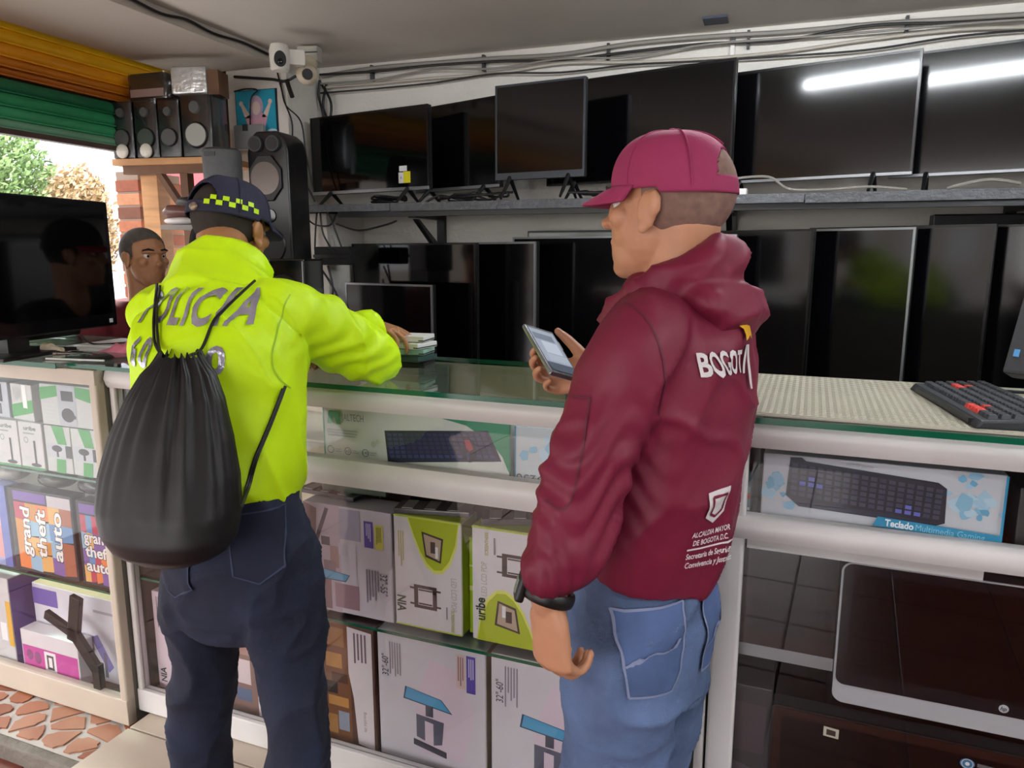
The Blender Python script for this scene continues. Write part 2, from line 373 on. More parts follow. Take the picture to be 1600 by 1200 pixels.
def glasstop(label, u0, u1, v0, v1, z0, z1):
    t = cthing('glass_countertop', (u0 + u1) / 2, v0, z0, label, 'countertop', 'glass counter tops'); w = (u1 - u0) / 2; d = v1 - v0
    MB().box(-w, w, .002, d, 0, z1 - z0, GREENG).build('pane', t)
    MB().box(-w, w, 0, .003, 0, z1 - z0, GEDGE).build('front_edge', t)
    MB().box(-w, w, d - .002, d, 0, z1 - z0, GEDGE).build('rear_edge', t)
glasstop('green-edged glass top the man in yellow leans on', -1.985, -.14, 1.472, 2.0, ZT + .001, ZT + .013)
glasstop('green-edged glass top carrying the beige ribbed mat', -.135, 1.78, 1.472, 2.0, ZT + .001, ZT + .013)
glasstop('green-edged glass top of the far left counter', -3.36, -1.99, 1.44, 2.0, ZT + .001, ZT + .016)
ZG = ZT + .014
# white base panels under the centre counter top seen through the glass: wooden deck
# ------------------------------------------------------------------ printed cartons
def carton(label, xl, xr, yt, yb, v, depth, hexc, prints, cat='box', group=None, name='carton', side=None, z0=None, top=None, tilt=0):
    xm = (xl + xr) / 2; ym = (yt + yb) / 2
    u0, _ = onv(xl, ym, v); u1, _ = onv(xr, ym, v); _, z1 = onv(xm, yt, v); zz0 = onv(xm, yb, v)[1] if z0 is None else z0
    return carton_at(label, u0, u1, zz0, z1, v, depth, hexc, prints, cat, group, name, side, top, tilt)
def carton_at(label, u0, u1, z0, z1, v, depth, hexc, prints, cat='box', group=None, name='carton', side=None, top=None, tilt=0):
    w, h = u1 - u0, z1 - z0
    t = cthing(name, (u0 + u1) / 2, v, z0, label, cat, group, rz=tilt)
    bm = mat('card_' + hexc.lstrip('#'), hexc, .5, var=.03, vscale=9)
    MB().box(-w / 2, w / 2, 0, depth, 0, h, bm).build('body', t, bevel=min(.003, w * .05))
    if top: MB().box(-w / 2 + .002, w / 2 - .002, .002, depth - .002, h, h + .0008, mat('card_' + top.lstrip('#'), top, .6)).build('lid', t)
    if side: MB().box(w / 2, w / 2 + .0008, .003, depth - .003, .003, h - .003, ink(side)).build('side_print', t)
    art, let = MB(), MB(); k = 0
    def X(a): return -w / 2 + a * w
    for p in prints:
        k += 1; y = -.0005 - .00004 * k; ty = p[0]
        if ty == 'r': art.add([(X(p[1]), y, p[2] * h), (X(p[3]), y, p[2] * h), (X(p[3]), y, p[4] * h), (X(p[1]), y, p[4] * h)], [(0, 1, 2, 3)], ink(p[5]))
        elif ty == 'p': art.add([(X(min(1, max(0, a))), y, min(1, max(0, b)) * h) for a, b in p[1]], [tuple(range(len(p[1])))], ink(p[2]))
        elif ty == 'e': art.disc((X(p[1]), p[2] * h), p[3] * w, p[4] * h, ink(p[5]), y)
        elif ty == 'o': art.ring((X(p[1]), p[2] * h), p[3] * h, p[4] * h, ink(p[5]), y)
        elif ty == 't':   # text, x, y, size (m), rotation, colour, bold, width (m)
            a = R(p[5]); let.text(p[1], (X(p[2]), y, p[3] * h), (math.cos(a), 0, math.sin(a)), (-math.sin(a), 0, math.cos(a)), p[4], ink(p[6]), p[7] if len(p) > 7 else 0, p[8] if len(p) > 8 else None)
        elif ty == 'l':   # lines of small print: x0,y0,x1,y1,count,colour, vertical
            x0, y0, x1, y1, n, c, vert = p[1:8]
            for i in range(n):
                f = random.uniform(.6, 1)
                if vert: a = x0 + (x1 - x0) * (i + .2) / n; b = x0 + (x1 - x0) * (i + .7) / n; art.add([(X(a), y, (y1 - (y1 - y0) * f) * h), (X(b), y, (y1 - (y1 - y0) * f) * h), (X(b), y, y1 * h), (X(a), y, y1 * h)], [(0, 1, 2, 3)], ink(c))
                else: a = y0 + (y1 - y0) * (i + .2) / n; b = y0 + (y1 - y0) * (i + .6) / n; art.add([(X(x0), y, a * h), (X(x0 + (x1 - x0) * f), y, a * h), (X(x0 + (x1 - x0) * f), y, b * h), (X(x0), y, b * h)], [(0, 1, 2, 3)], ink(c))
    if art.f: art.build('printed_panel', t)
    if let.f: let.build('lettering', t)
    return t
def xf(pts, ox, oy, sx, sy, rot=0):
    c, s = math.cos(R(rot)), math.sin(R(rot)); return [(ox + (a * c - b * s) * sx, oy + (a * s + b * c) * sy) for a, b in pts]
def quadkeys(corners, nx, ny, col, fill=.72, skip=()):
    """rows of key caps inside a quadrilateral (bl, br, tr, tl)"""
    bl, br, tr, tl = [Vector(c) for c in corners]; out = []
    def Q(a, b): return tuple((bl * (1 - a) + br * a) * (1 - b) + (tl * (1 - a) + tr * a) * b)
    for i in range(nx):
        for j in range(ny):
            if (i, j) in skip: continue
            a0, a1 = (i + .14) / nx, (i + .14 + fill) / nx; b0, b1 = (j + .16) / ny, (j + .16 + fill) / ny
            c = col(i, j) if callable(col) else col
            out.append(('p', [Q(a0, b0), Q(a1, b0), Q(a1, b1), Q(a0, b1)], c))
    return out
random.seed(5)
# --- top compartment of the centre counter
kq = [(.36, .03 + .07), (.93, .22), (.87, .80), (.345, .72)]
kk = [('p', [(.345, .06), (.40, .03), (.955, .30), (.96, .36), (.92, .84), (.35, .78)], '#20243f')]
kk = [('p', [(.365, .02), (.955, .28), (.89, .80), (.35, .62)], '#1f2340')] + quadkeys([(.375, .10), (.935, .33), (.88, .77), (.36, .58)], 17, 6, lambda i, j: '#3a4270' if (i < 3 or j == 0) else '#2c3257')
jal = [('p', [(.62, .97), (1, .97), (1, .05), (.985, .14), (.96, .36), (.90, .62), (.78, .86)], '#1c8a62'), ('r', 0, 0, .008, 1, '#1c8a62'), ('r', .992, 0, 1, 1, '#157050')] + kk + [
    ('e', .80, .42, .035, .21, '#15172c'), ('p', [(.775, .60), (.80, .62), (.82, .46), (.80, .40), (.785, .46)], '#a3303e'), ('r', .79, .25, .80, .40, '#3a4270'),
    ('p', [(.03, .66), (.055, .66), (.065, .80), (.075, .80), (.085, .66), (.11, .66), (.10, .90), (.082, .92), (.07, .90), (.058, .92), (.04, .90)], '#249068'),
    ('t', 'JALTECH', .18, .80, .026, 0, '#6f7a78', 0, .066), ('l', .03, .42, .22, .58, 3, '#9aa5a2', False),
    ('o', .045, .16, .06, .075, '#707478'), ('o', .145, .16, .06, .075, '#707478'), ('o', .245, .16, .06, .075, '#707478'),
    ('t', '2.4G', .245, .16, .011, 0, '#55595e'), ('t', 'x3', .145, .16, .012, 0, '#55595e'), ('l', .07, .12, .11, .2, 2, '#a5a9ac', False), ('l', .17, .12, .21, .2, 2, '#a5a9ac', False), ('l', .27, .12, .31, .2, 2, '#a5a9ac', False),
    ('e', .29, .34, .012, .06, '#b8bcae'), ('e', .315, .40, .010, .05, '#c5c9bb')]
carton_at('white and green keyboard and mouse carton in the counter top', -1.153, -.627, .977, 1.114, 1.545, .14, '#d3d7d3', jal, 'box', 'keyboard cartons in the counters')
def splash(cx, cy, r, n, seed):
    random.seed(seed); o = []
    for i in range(n):
        a = random.uniform(0, 6.28); d = abs(random.gauss(0, .5)) * r; s = random.uniform(.1, .3) * r
        pts = [(cx + d * math.cos(a) * .35 + s * .35 * math.cos(k * .9) * random.uniform(.5, 1.2), cy + d * math.sin(a) + s * math.sin(k * .9) * random.uniform(.5, 1.2)) for k in range(7)]
        o.append(('p', pts, random.choice(('#8fc1de', '#a9d0e6', '#6fb0d4', '#bcd9ea'))))
    return o
carton_at('white box with blue splashes standing upside down beside the maroon sleeve', -.617, -.24, .965, 1.105, 1.545, .14, '#c9d3da',
          splash(.22, .6, .45, 22, 3) + [('r', 0, 0, .008, 1, '#2a8fb8'), ('t', 'N-D236', .16, .12, .034, 180, '#5c6670', 0, .11), ('r', .5, .3, .95, .7, '#3a3c44')], 'box', 'keyboard cartons in the counters')
# --- right counter keyboard carton
gk = [('p', [(.11, .36), (.17, .20), (.74, .14), (.78, .20), (.775, .72), (.74, .80), (.19, .93), (.17, .98), (.12, .97)], '#2a2c3a'),
      ('p', [(.11, .36), (.17, .20), (.72, .17), (.56, .25), (.2, .28)], '#34364a')]
def gcol(i, j):
    if (i, j) in ((2, 3), (1, 2), (2, 2), (3, 2)) or (i, j) in ((13, 1), (12, 0), (13, 0), (14, 0)): return '#6a70c8'
    return '#4a4c5e' if (i + j) % 3 else '#42445a'
gk += quadkeys([(.125, .36), (.76, .24), (.765, .72), (.125, .9)], 17, 6, gcol, .7)
gk += [('r', .36, .93, .42, .955, '#b5b7bd'), ('r', .425, .92, .475, .945, '#b5b7bd')]
carton_at('white carton printed with a black gaming keyboard with blue keys', -.068, .358, .967, 1.098, 1.545, .15, '#ccd0d8',
          splash(.05, .45, .4, 16, 8) + splash(.9, .55, .5, 26, 9) + gk + [('p', [(.49, .05), (1, -.0), (1, .12), (.51, .2)], '#2a93bd'),
          ('t', 'Teclado', .60, .105, .019, -2.5, '#f2f6f8', .03, .050), ('t', 'Multimedia Gaming', .80, .075, .018, -2.5, '#8fd0e6', 0, .115), ('r', .99, 0, 1, 1, '#2a93bd')], 'box', 'keyboard cartons in the counters', side='#2a93bd')
carton_at('dark patterned package beside the gaming keyboard carton', .385, .70, .957, 1.07, 1.57, .14, '#3a3a38', [('r', .05, .1, .5, .5, '#8d8a80'), ('r', .4, .5, .9, .85, '#1c2024')], 'package')
carton_at('small stacked books at the left end of the gaming carton', -.135, -.09, .957, 1.02, 1.55, .12, '#7c8894', [('r', 0, .6, 1, .8, '#b5402e'), ('r', 0, .2, 1, .3, '#d9d9d9')], 'books')
# --- centre counter, upper row of wall-mount cartons (they stand on their short side: the print runs sideways)
room = lambda s: [('r', 0, 0, .42, 1, '#b9a6b4'), ('r', .42, .7, .66, .98, '#a7a2b8'), ('p', [(0, .62), (.12, .55), (.16, .95), (0, 1)], '#7a5a58'), ('r', .2, .62, .30, .70, '#3b343c'), ('r', .30, .42, .40, .62, '#a07e78'),
        ('p', [(.12, .66), (.16, .64), (.30, .96), (.26, .97)], '#3a3038'), ('r', .22, .3, .36, .48, '#8a7078'), ('r', .1, .02, .3, .3, '#8b6a6c'), ('r', .34, .05, .62, .28, '#9c7a86'), ('r', .12, .22, .2, .66, '#c9b2b0'), ('r', .40, .55, .5, .66, '#c4bccb'), ('r', .52, .3, .6, .66, '#d4cad8')]
mount = lambda ox, oy, s, c='#3a2a26': [('p', xf([(-.5, -.5), (.5, -.5), (.5, .5), (-.5, .5)], ox, oy, s, s * .62), c), ('p', xf([(-.32, -.36), (.32, -.36), (.32, .36), (-.32, .36)], ox, oy, s, s * .62), '#d2ccd0'),
        ('p', xf([(-.68, .3), (-.5, .3), (-.5, .38), (-.68, .38)], ox, oy, s, s * .62), c), ('p', xf([(.5, .3), (.68, .3), (.68, .38), (.5, .38)], ox, oy, s, s * .62), c),
        ('p', xf([(-.68, -.38), (-.5, -.38), (-.5, -.3), (-.68, -.3)], ox, oy, s, s * .62), c), ('p', xf([(.5, -.38), (.68, -.38), (.68, -.3), (.5, -.3)], ox, oy, s, s * .62), c),
        ('p', xf([(-.3, .26), (.3, .26), (.3, .33), (-.3, .33)], ox, oy, s, s * .62), c), ('p', xf([(-.3, -.33), (.3, -.33), (.3, -.26), (-.3, -.26)], ox, oy, s, s * .62), c)]
bluetv = [('p', [(.14, .40), (.52, .37), (.47, .30), (.22, .30)], '#2c5878'), ('p', [(.155, .395), (.51, .365), (.465, .31), (.225, .308)], '#6fa8cc')]
GB = 'TV wall mount cartons in the centre counter'
carton_at('lilac TV-bracket carton with a room photo and purple badge in the upper row', -1.243, -.968, .533, .838, 1.56, .09, '#cfc6d0',
          room(0) + [('r', .70, .66, .80, .90, '#5a48a0'), ('r', .82, .66, .91, .88, '#d6d25a'), ('l', .72, .70, .78, .88, 3, '#cfc8ea', True), ('l', .835, .68, .895, .86, 4, '#6a6a30', True), ('t', '32"-55"', .90, .34, .030, 270, '#55505c', .01, .06), ('l', .70, .15, .86, .46, 5, '#8a8090', True)] + bluetv, 'box', GB, side='#8f8a90')
lcd = [('p', [(.20, 1), (.97, 1), (.93, .78), (.84, .62), (.72, .53), (.60, .52), (.48, .57), (.38, .68), (.28, .84)], '#d9dc6a'), ('p', [(.22, 1), (.96, 1), (.91, .80), (.82, .65), (.71, .56), (.60, .55), (.50, .60), (.40, .70), (.30, .85)], '#aab818'),
       ('p', [(.42, .88), (.74, .84), (.70, .62), (.47, .66)], '#3a2f28'), ('p', [(.45, .86), (.71, .825), (.68, .64), (.49, .68)], '#b59f8c'), ('r', .55, .70, .62, .80, '#4a3a34'), ('r', .62, .66, .66, .76, '#e0e0e4')]
carton_at('white and lime bracket carton with the TV picture at its top', -.960, -.766, .537, .84, 1.56, .09, '#d6d0d4',
          lcd + mount(.46, .29, .34) + [('t', 'LED LCD PDP', .88, .36, .022, 270, '#b0a7a0', 0, .09), ('t', 'SCREENTHERE', .86, .12, .013, 270, '#a59a50', .02, .06), ('t', 'NIA', .09, .20, .036, 270, '#2c3a1c', .03, .045), ('l', .06, .5, .16, .86, 3, '#b5b06a', True), ('l', .76, .1, .80, .24, 1, '#8a8288', True), ('r', 0, 0, 1, .012, '#b4c23a'), ('r', .0, .985, 1, 1, '#c2d048')], 'box', GB, side='#9aa61a', top='#b8c63a')
flip = lambda pr: [(p[0], [(1 - a, 1 - b) for a, b in p[1]], p[2]) if p[0] == 'p' else (('r', 1 - p[3], 1 - p[4], 1 - p[1], 1 - p[2], p[5])) for p in pr]
carton_at('white and lime bracket carton with the TV picture at its foot', -.737, -.50, .54, .84, 1.56, .09, '#d6d0d4',
          [(q[0], [(a * .9 + .02, b) for a, b in q[1]], q[2]) if q[0] == 'p' else q for q in flip(lcd)] + mount(.50, .70, .32) + [('t', 'LED LCD PDP', .14, .55, .022, 90, '#b0a7a0', 0, .09), ('t', 'SCREENTHERE', .17, .86, .013, 90, '#a59a50', .02, .06), ('t', 'uribe', .10, .28, .036, 90, '#2c3a1c', .03, .06), ('r', 0, .985, 1, 1, '#b4c23a'), ('l', .24, .72, .28, .92, 1, '#8a8288', True)], 'box', GB, top='#b8c63a')
carton_at('bright lime box edge wedged between the two bracket cartons', -.764, -.739, .53, .79, 1.60, .08, '#a8cc18', [('r', 0, .45, 1, .5, '#dfe8a0'), ('r', 0, .7, 1, .72, '#dfe8a0')], 'box', GB)
# --- lower row
standp = [('p', [(.26, .60), (.60, .555), (.70, .46), (.24, .50)], '#2a4a66'), ('p', [(.275, .595), (.595, .55), (.68, .47), (.255, .508)], '#4f9cc8'),
          ('r', .45, .40, .52, .485, '#4a4a58'), ('p', [(.36, .40), (.62, .38), (.60, .20), (.52, .18), (.52, .35), (.44, .36), (.44, .20), (.36, .22)], '#5c5c6e'), ('p', [(.33, .20), (.64, .15), (.64, .10), (.33, .15)], '#3a3a48')]
pinkg = [('p', [(.4, .1), (.8, .1), (.9, .5), (.75, .8), (.5, .85), (.35, .5)], '#d6c2d0')]
big = lambda: pinkg + [('r', .74, .68, .82, .94, '#d4b8b4'), ('r', .83, .66, .91, .94, '#5a48a0'), ('l', .845, .70, .90, .92, 3, '#cfc8ea', True), ('l', .75, .7, .81, .92, 3, '#8a6a6a', True), ('t', '32"-60"', .075, .73, .028, 90, '#4c4854', .01, .062), ('l', .11, .62, .23, .92, 5, '#8a8490', True)] + standp
carton_at('large white monitor-stand carton in the middle of the lower row', -1.018, -.70, .142, .512, 1.555, .13, '#cec8d0', big(), 'box', GB, side='#a89a80')
carton_at('large white monitor-stand carton at the right behind the jeans', -.685, -.36, .142, .515, 1.555, .13, '#cec8d0', big(), 'box', GB, side='#a89a80')
brown = [('r', 0, 0, .55, 1, '#7a4e34'), ('r', .05, .8, .45, .95, '#96683f'), ('r', .1, .62, .4, .74, '#b98448'), ('r', .08, .40, .3, .5, '#2c1a14'), ('r', .12, .3, .5, .38, '#c08a4c'), ('r', .3, .1, .5, .26, '#8f97a8'), ('r', .05, .06, .28, .22, '#a87a48'), ('r', .2, .5, .5, .58, '#53301f')]
carton_at('brown photo-printed bracket carton with a white side strip', -1.205, -1.03, .142, .505, 1.555, .12, '#5a3a2e',
          brown + [('p', [(.52, .98), (.96, .96), (.96, 0), (.66, .02), (.60, .4), (.52, .6)], '#d9ced2'), ('l', .62, .62, .88, .94, 4, '#6a5a60', True), ('t', 'Beautiful life', .80, .22, .014, 270, '#7a6a70', 0, .06)], 'box', GB)
carton_at('pink white bracket carton with a black cross mount behind the left leg', -1.838, -1.58, .142, .47, 1.56, .12, '#d9c6d0',
          [('p', [(.3, .1), (.9, .1), (.9, .8), (.5, .9), (.25, .6)], '#d8a8c0')] + [('p', xf([(-.06, 0), (0, .06), (.06, 0), (0, -.06)], .55, .5, 2, 2), '#2c2c44'), ('p', [(.2, .72), (.23, .73), (.5, .55), (.46, .5)], '#2c2c44'), ('p', [(.9, .72), (.87, .74), (.55, .55), (.6, .5)], '#2c2c44'), ('p', [(.22, .28), (.25, .26), (.56, .46), (.5, .5)], '#2c2c44'), ('p', [(.86, .26), (.9, .28), (.6, .5), (.55, .46)], '#2c2c44'),
           ('t', 'NIA', .10, .15, .034, 90, '#3a3038', .02, .05), ('l', .06, .6, .16, .95, 3, '#8a7a84', True)], 'box', GB)
carton_at('photo-printed bracket carton seen between the two dark trouser legs', -1.545, -1.385, .142, .455, 1.56, .12, '#7a5a54',
          [('r', 0, .6, .6, 1, '#9c7470'), ('r', .1, .3, .5, .55, '#c9b6ba'), ('r', .15, .12, .5, .25, '#4a5a7c'), ('r', .65, 0, .95, 1, '#dcd2d6'), ('l', .7, .5, .9, .95, 3, '#7a6a70', True), ('t', 'Beautiful life', .82, .2, .014, 270, '#7a6a70', 0, .06)], 'box', GB)
# things lying on the bracket cartons, and dark stock behind
for i, (u, v, h, c, l) in enumerate(((-1.2, 1.6, .012, '#4e4c4e', 'flat grey bracket package lying on the lilac carton'), (-1.12, 1.62, .03, '#5a6a58', 'greenish clear-wrapped bracket lying across the lilac carton'), (-.86, 1.58, .014, '#6a6464', 'grey perforated strip lying on the lime carton'), (-.62, 1.6, .016, '#5c5656', 'grey flat bracket lying on the right lime carton'))):
    t = cthing('bracket_package', u, v, .841 + (.013 if i == 1 else 0), l, 'package', 'bracket packages on the cartons', rz=R(-6 + 9 * i))
    MB().box(-.10, .10, 0, .07, 0, h, mat('wrap_' + c[1:], c, .25)).build('body', t, bevel=.003)
    for k in range(3): MB().box(-.08 + .06 * k, -.05 + .06 * k, .005, .065, h, h + .002, mat('label_pale', '#a5a09c', .3)).build('slot', t)
for i, (u, w) in enumerate(((-1.1, .22), (-.82, .26), (-.52, .24))):
    carton_at(('dark brown stock carton behind the lilac carton', 'dark brown stock carton behind the lime carton', 'dark brown stock carton behind the right lime carton')[i], u - w / 2, u + w / 2, .526, .88, 1.70, .2, '#4a302a', [('e', .3, .85, .04, .03, '#c9c4c0'), ('r', .55, .5, .57, .95, '#8a7a74')], 'box', 'stock cartons')
# --- monitors stored behind the right pane
def monitor(label, u0, u1, z0, z1, v, chin, chinm, bezm, rad, tilt, name='monitor', logo=True, group='second-hand monitors in the right counter', lean=0):
    w, h = u1 - u0, z1 - z0
    t = cthing(name, (u0 + u1) / 2, v, z0, label, 'monitor', group, rz=tilt); t.rotation_euler.x = lean
    def rr(x0, x1, y0, y1, r, n=6):
        o = []
        for cx, cz, a in ((x1 - r, y1 - r, 0), (x0 + r, y1 - r, 90), (x0 + r, y0 + r, 180), (x1 - r, y0 + r, 270)):
            for k in range(n + 1): an = R(a + 90 * k / n); o.append((cx + r * math.cos(an), cz + r * math.sin(an)))
        return o
    MB().prism(rr(-w / 2, w / 2, 0, h, rad), 'y', .004, .045, DGREY).build('housing', t, smooth=True)
    MB().prism(rr(-w / 2, w / 2, 0, h, rad), 'y', 0, .006, chinm).build('trim', t, smooth=True)
    MB().prism(rr(-w / 2 + .004, w / 2 - .004, chin, h - .003, rad * .8), 'y', -.002, .002, bezm).build('bezel', t, smooth=True)
    MB().prism(rr(-w / 2 + .022, w / 2 - .022, chin + .03, h - .022, .003), 'y', -.0035, .001, SCREEN).build('screen', t)
    if logo:
        b = MB(); b.disc((0.02, chin + .016), .0085, .0085, ink('#b9bbc0'), -.004); b.text('hp', (0.02, -.0046, chin + .016), (1, 0, 0), (.25, 0, 1), .011, ink('#303238'), .02)
        b.build('logo', t)
    return t
monitor('brown glossy monitor with a silver chin at the left of the right counter', -.105, .30, .615, .915, 1.60, .03, SILVER, mat('brown_gloss', '#2a1512', .08, spec=.6), .006, 0)
monitor('large black monitor with a thick pale rounded chin in the right counter', .095, .66, .575, .885, 1.555, .042, mat('pale_grey_chin', '#b3b3b8', .35), mat('black_gloss_bezel', '#15151a', .1, spec=.6), .022, 0)
m3 = monitor('dark wide monitor with blue round stickers at the bottom of the right counter', -.02, .66, .16, .535, 1.56, .006, BLACK, mat('brown_gloss', '#2a1512'), .01, 0, logo=False)
b = MB()
for i, x in enumerate((.08, .155, .225)):
    b.disc((x - .05, .338 - .012 * i), .013, .011, ink('#3f6f98'), -.0045); b.ring((x - .05, .338 - .012 * i), .009, .0105, ink('#c9d6e0'), -.005); b.disc((x - .05, .338 - .012 * i), .004, .004, ink('#e4e8ec'), -.0052)
    b.add([(x - .033, -.0046, .335 - .012 * i), (x + .004, -.0046, .333 - .012 * i), (x + .004, -.0046, .341 - .012 * i), (x - .033, -.0046, .343 - .012 * i)], [(0, 1, 2, 3)], ink('#6a6668'))
b.add([(-.235, -.0046, .33), (-.205, -.0046, .328), (-.205, -.0046, .35), (-.235, -.0046, .352)], [(0, 1, 2, 3)], ink('#c9c0b0')); b.add([(-.229, -.005, .334), (-.211, -.005, .333), (-.211, -.005, .345), (-.229, -.005, .347)], [(0, 1, 2, 3)], ink('#3a2a26'))
b.build('sticker', m3)
carton_at('dark plastic-wrapped box at the lower left of the right counter', -.13, -.02, .14, .56, 1.57, .2, '#3f3a3e', [('r', .05, .62, .9, .9, '#4d434a'), ('r', .1, .7, .2, .8, '#8a8286'), ('p', [(0, .1), (.9, .05), (1, .5), (0, .58)], '#57525a')], 'box')
carton_at('grey printer body behind the monitors of the right counter', .10, .8, .16, .90, 1.66, .22, '#2c2e33', [('r', .05, .88, .5, .97, '#5a5e62'), ('r', .55, .86, .95, .9, '#8a8a84')] + [('e', .56 + .06 * i, .82, .014, .012, '#43464c') for i in range(6)], 'printer')
# --- left counter stock
GL = 'small retail boxes in the left counter'
def micbox(l, u0, u1, z0, z1, v, inv):
    pr = [('p', [(0, .9 if not inv else .1), (.33, .98), (.33, .72), (0, .6)], '#3f9a4c'), ('p', [(.66, .98), (1, .95), (1, .6), (.66, .72)], '#3f9a4c'), ('r', .33, .02, .66, .98, '#aab0b8'), ('r', .40, .62, .62, .86, '#33363c'), ('e', .5, .28, .12, .17, '#24262c'), ('r', .55, .2, .64, .28, '#24262c'), ('l', .06, .1, .28, .55, 5, '#c0c4c4', False)]
    return carton_at(l, u0, u1, z0, z1, v, .09, '#bcc0be', pr, 'box', GL)
micbox('green and white webcam box under the rail beside the pale post', -2.155, -1.925, .985, 1.112, 1.50, 0)
carton_at('green and white adapter box leaning at the middle of the top shelf', -2.31, -2.20, .985, 1.10, 1.51, .08, '#c0c2c0', [('p', [(0, .05), (1, .25), (1, .6), (0, .4)], '#3f9a4c'), ('r', .55, .35, .75, .98, '#e8eae6'), ('l', .1, .5, .5, .9, 5, '#b5b9b9', True)], 'box', GL, tilt=R(-5))
carton_at('clear blister box with a dark charger at the top left', -2.50, -2.325, .985, 1.10, 1.515, .08, '#b4bac2', [('r', .3, .1, .8, .4, '#5a5e66'), ('r', .6, .45, .85, .95, '#2c2e34'), ('r', .1, .55, .5, .65, '#44474e')], 'box', GL)
for i, u in enumerate((-2.155, -2.04)):
    carton_at(('white and green earphone box left of its twin', 'white and green earphone box right of its twin')[i], u, u + .112, .835, .982, 1.50, .09, '#bcc0be',
              [('p', [(.3, 1), (.75, 1), (.85, .62), (.5, .62)], '#3f9a4c'), ('r', .05, .32, .95, .62, '#b4bac0'), ('e', .45, .52, .2, .07, '#25272d'), ('r', .42, .34, .5, .52, '#25272d'), ('r', .78, .34, 1, .6, '#3a3d44'), ('p', [(.35, 0), (.7, 0), (.75, .3), (.4, .3)], '#3f9a4c')], 'box', GL)
for i, u in enumerate((-2.375, -2.265)):
    carton_at(('tall white lavalier-microphone box left of its twin', 'tall white lavalier-microphone box right of its twin')[i], u, u + .105, .835, .985, 1.495, .08, '#c0c1c0',
              [('t', 'uribe', .5, .87, .018, 0, '#5a6a60', .02, .055), ('l', .2, .74, .8, .8, 1, '#8a9088', False), ('r', .60, .12, .68, .62, '#2b2d30'), ('e', .64, .10, .22, .04, '#2b2d30'), ('o', .3, .62, .05, .065, '#7a8a80'), ('r', 0, 0, 1, .05, '#2f8a4c'), ('l', .2, .2, .45, .3, 3, '#b5b9b5', False)], 'box', GL)
carton_at('peach coloured headset box at the left end of the second shelf', -2.52, -2.385, .835, .99, 1.495, .08, '#e0b49a', [('o', .3, .32, .06, .09, '#8a7468'), ('e', .75, .3, .08, .04, '#54433c'), ('r', .72, .3, .78, .5, '#54433c'), ('p', [(0, .5), (.6, .9), (1, 1), (0, 1)], '#e8c4ac')], 'box', GL)
GG = 'game cases in the left counter'
def game(l, u0, u1, z0, z1, v, words, rot):
    cols = ['#c8883c', '#5a86b4', '#a05a3a', '#d9a860', '#7a5a9c', '#b03a50', '#8fb4cc', '#dc7c3c']
    pr = [('r', .0, 0, .06, 1, '#18181c'), ('r', .08, .86, .6, .97, '#6a4a9a'), ('r', .62, .84, .98, .97, '#b9b4b8')]
    random.seed(int(abs(u0) * 1000))
    for i in range(5):
        for j in range(4):
            x, y = .08 + i * .18, .04 + j * .2; pr.append(('p', [(x, y), (x + .18, y + random.uniform(-.03, .03)), (x + .18, y + .2), (x, y + .2)], random.choice(cols)))
    for k, wd_ in enumerate(words):
        x = .18 + .25 * k
        if rot == 0:
            pr += [('t', wd_, .55, .58 - .17 * k, .052, 0, '#2a2624', .05, .113), ('t', wd_, .55, .58 - .17 * k, .05, 0, '#e4e2e0', .025, .108)]; continue
        pr += [('t', wd_, x + .06, .5, .062, rot, '#2a2624', .05, .17), ('t', wd_, x + .06, .5, .06, rot, '#e4e2e0', .025, .165)]
    return carton_at(l, u0, u1, z0, z1, v, .05, '#2c2c30', pr, 'game', GG, name='game_case')
game('boxed video game with white sideways lettering on the third shelf', -2.36, -2.07, .48, .76, 1.50, ('grand', 'theft', 'auto'), 86)
game('boxed video game half hidden by the black bag', -2.05, -1.91, .48, .755, 1.50, ('grand', 'theft', 'auto'), 0)
carton_at('blue and pink game pouch at the left edge of the third shelf', -2.62, -2.375, .48, .76, 1.50, .05, '#8f98c4', [('r', .2, .1, .9, .5, '#c88a8a'), ('r', .3, .5, .95, .9, '#d9a8a0'), ('r', .85, 0, 1, 1, '#5a6ab0')], 'game', GG)
for i, u in enumerate((-2.42, -2.2, -2.02)):
    t = cthing('bagged_cable', u, 1.56, .76, ('clear bag of cables at the left of the games', 'clear bag of cables above the first game', 'clear bag of cables above the second game')[i], 'bag', 'bagged cables')
    MB().ell((0, 0, .03), (.07, .05, .03), mat('plastic_bag_%d' % i, ('#8f8d88', '#3a4238', '#2c2f31')[i], .2, var=.4, vscale=30), 12, 8).build('bag', t, smooth='all')
    MB().tube([(-.05, 0, .05), (0, .02, .066), (.05, 0, .05)], .006, BLACK).build('cable_loop', t, smooth=True)
carton_at('white carton with a cut-out handle at the bottom left', -2.72, -2.42, .105, .43, 1.50, .14, '#c4c2c4', [('r', .55, .55, .75, .72, '#4a4e54'), ('r', .6, .6, .7, .68, '#d0d0d0'), ('r', .92, .25, 1, .75, '#d8a838'), ('r', .8, .3, .9, .5, '#e8e6e8')], 'box', GL, side='#5a4a9a')
carton_at('big white bracket carton leaning at the bottom of the left counter', -2.39, -1.915, .105, .40, 1.56, .12, '#d2cfd8', [('r', 0, .75, .25, .95, '#6a5aa8'), ('p', [(.55, .5), (.62, .55), (.75, .2), (.7, .12)], '#7a74b0'), ('l', .6, .8, .98, .88, 1, '#a8a4b0', False), ('r', .66, .05, .69, .35, '#6a6870')], 'box', GL, top='#b89a70')
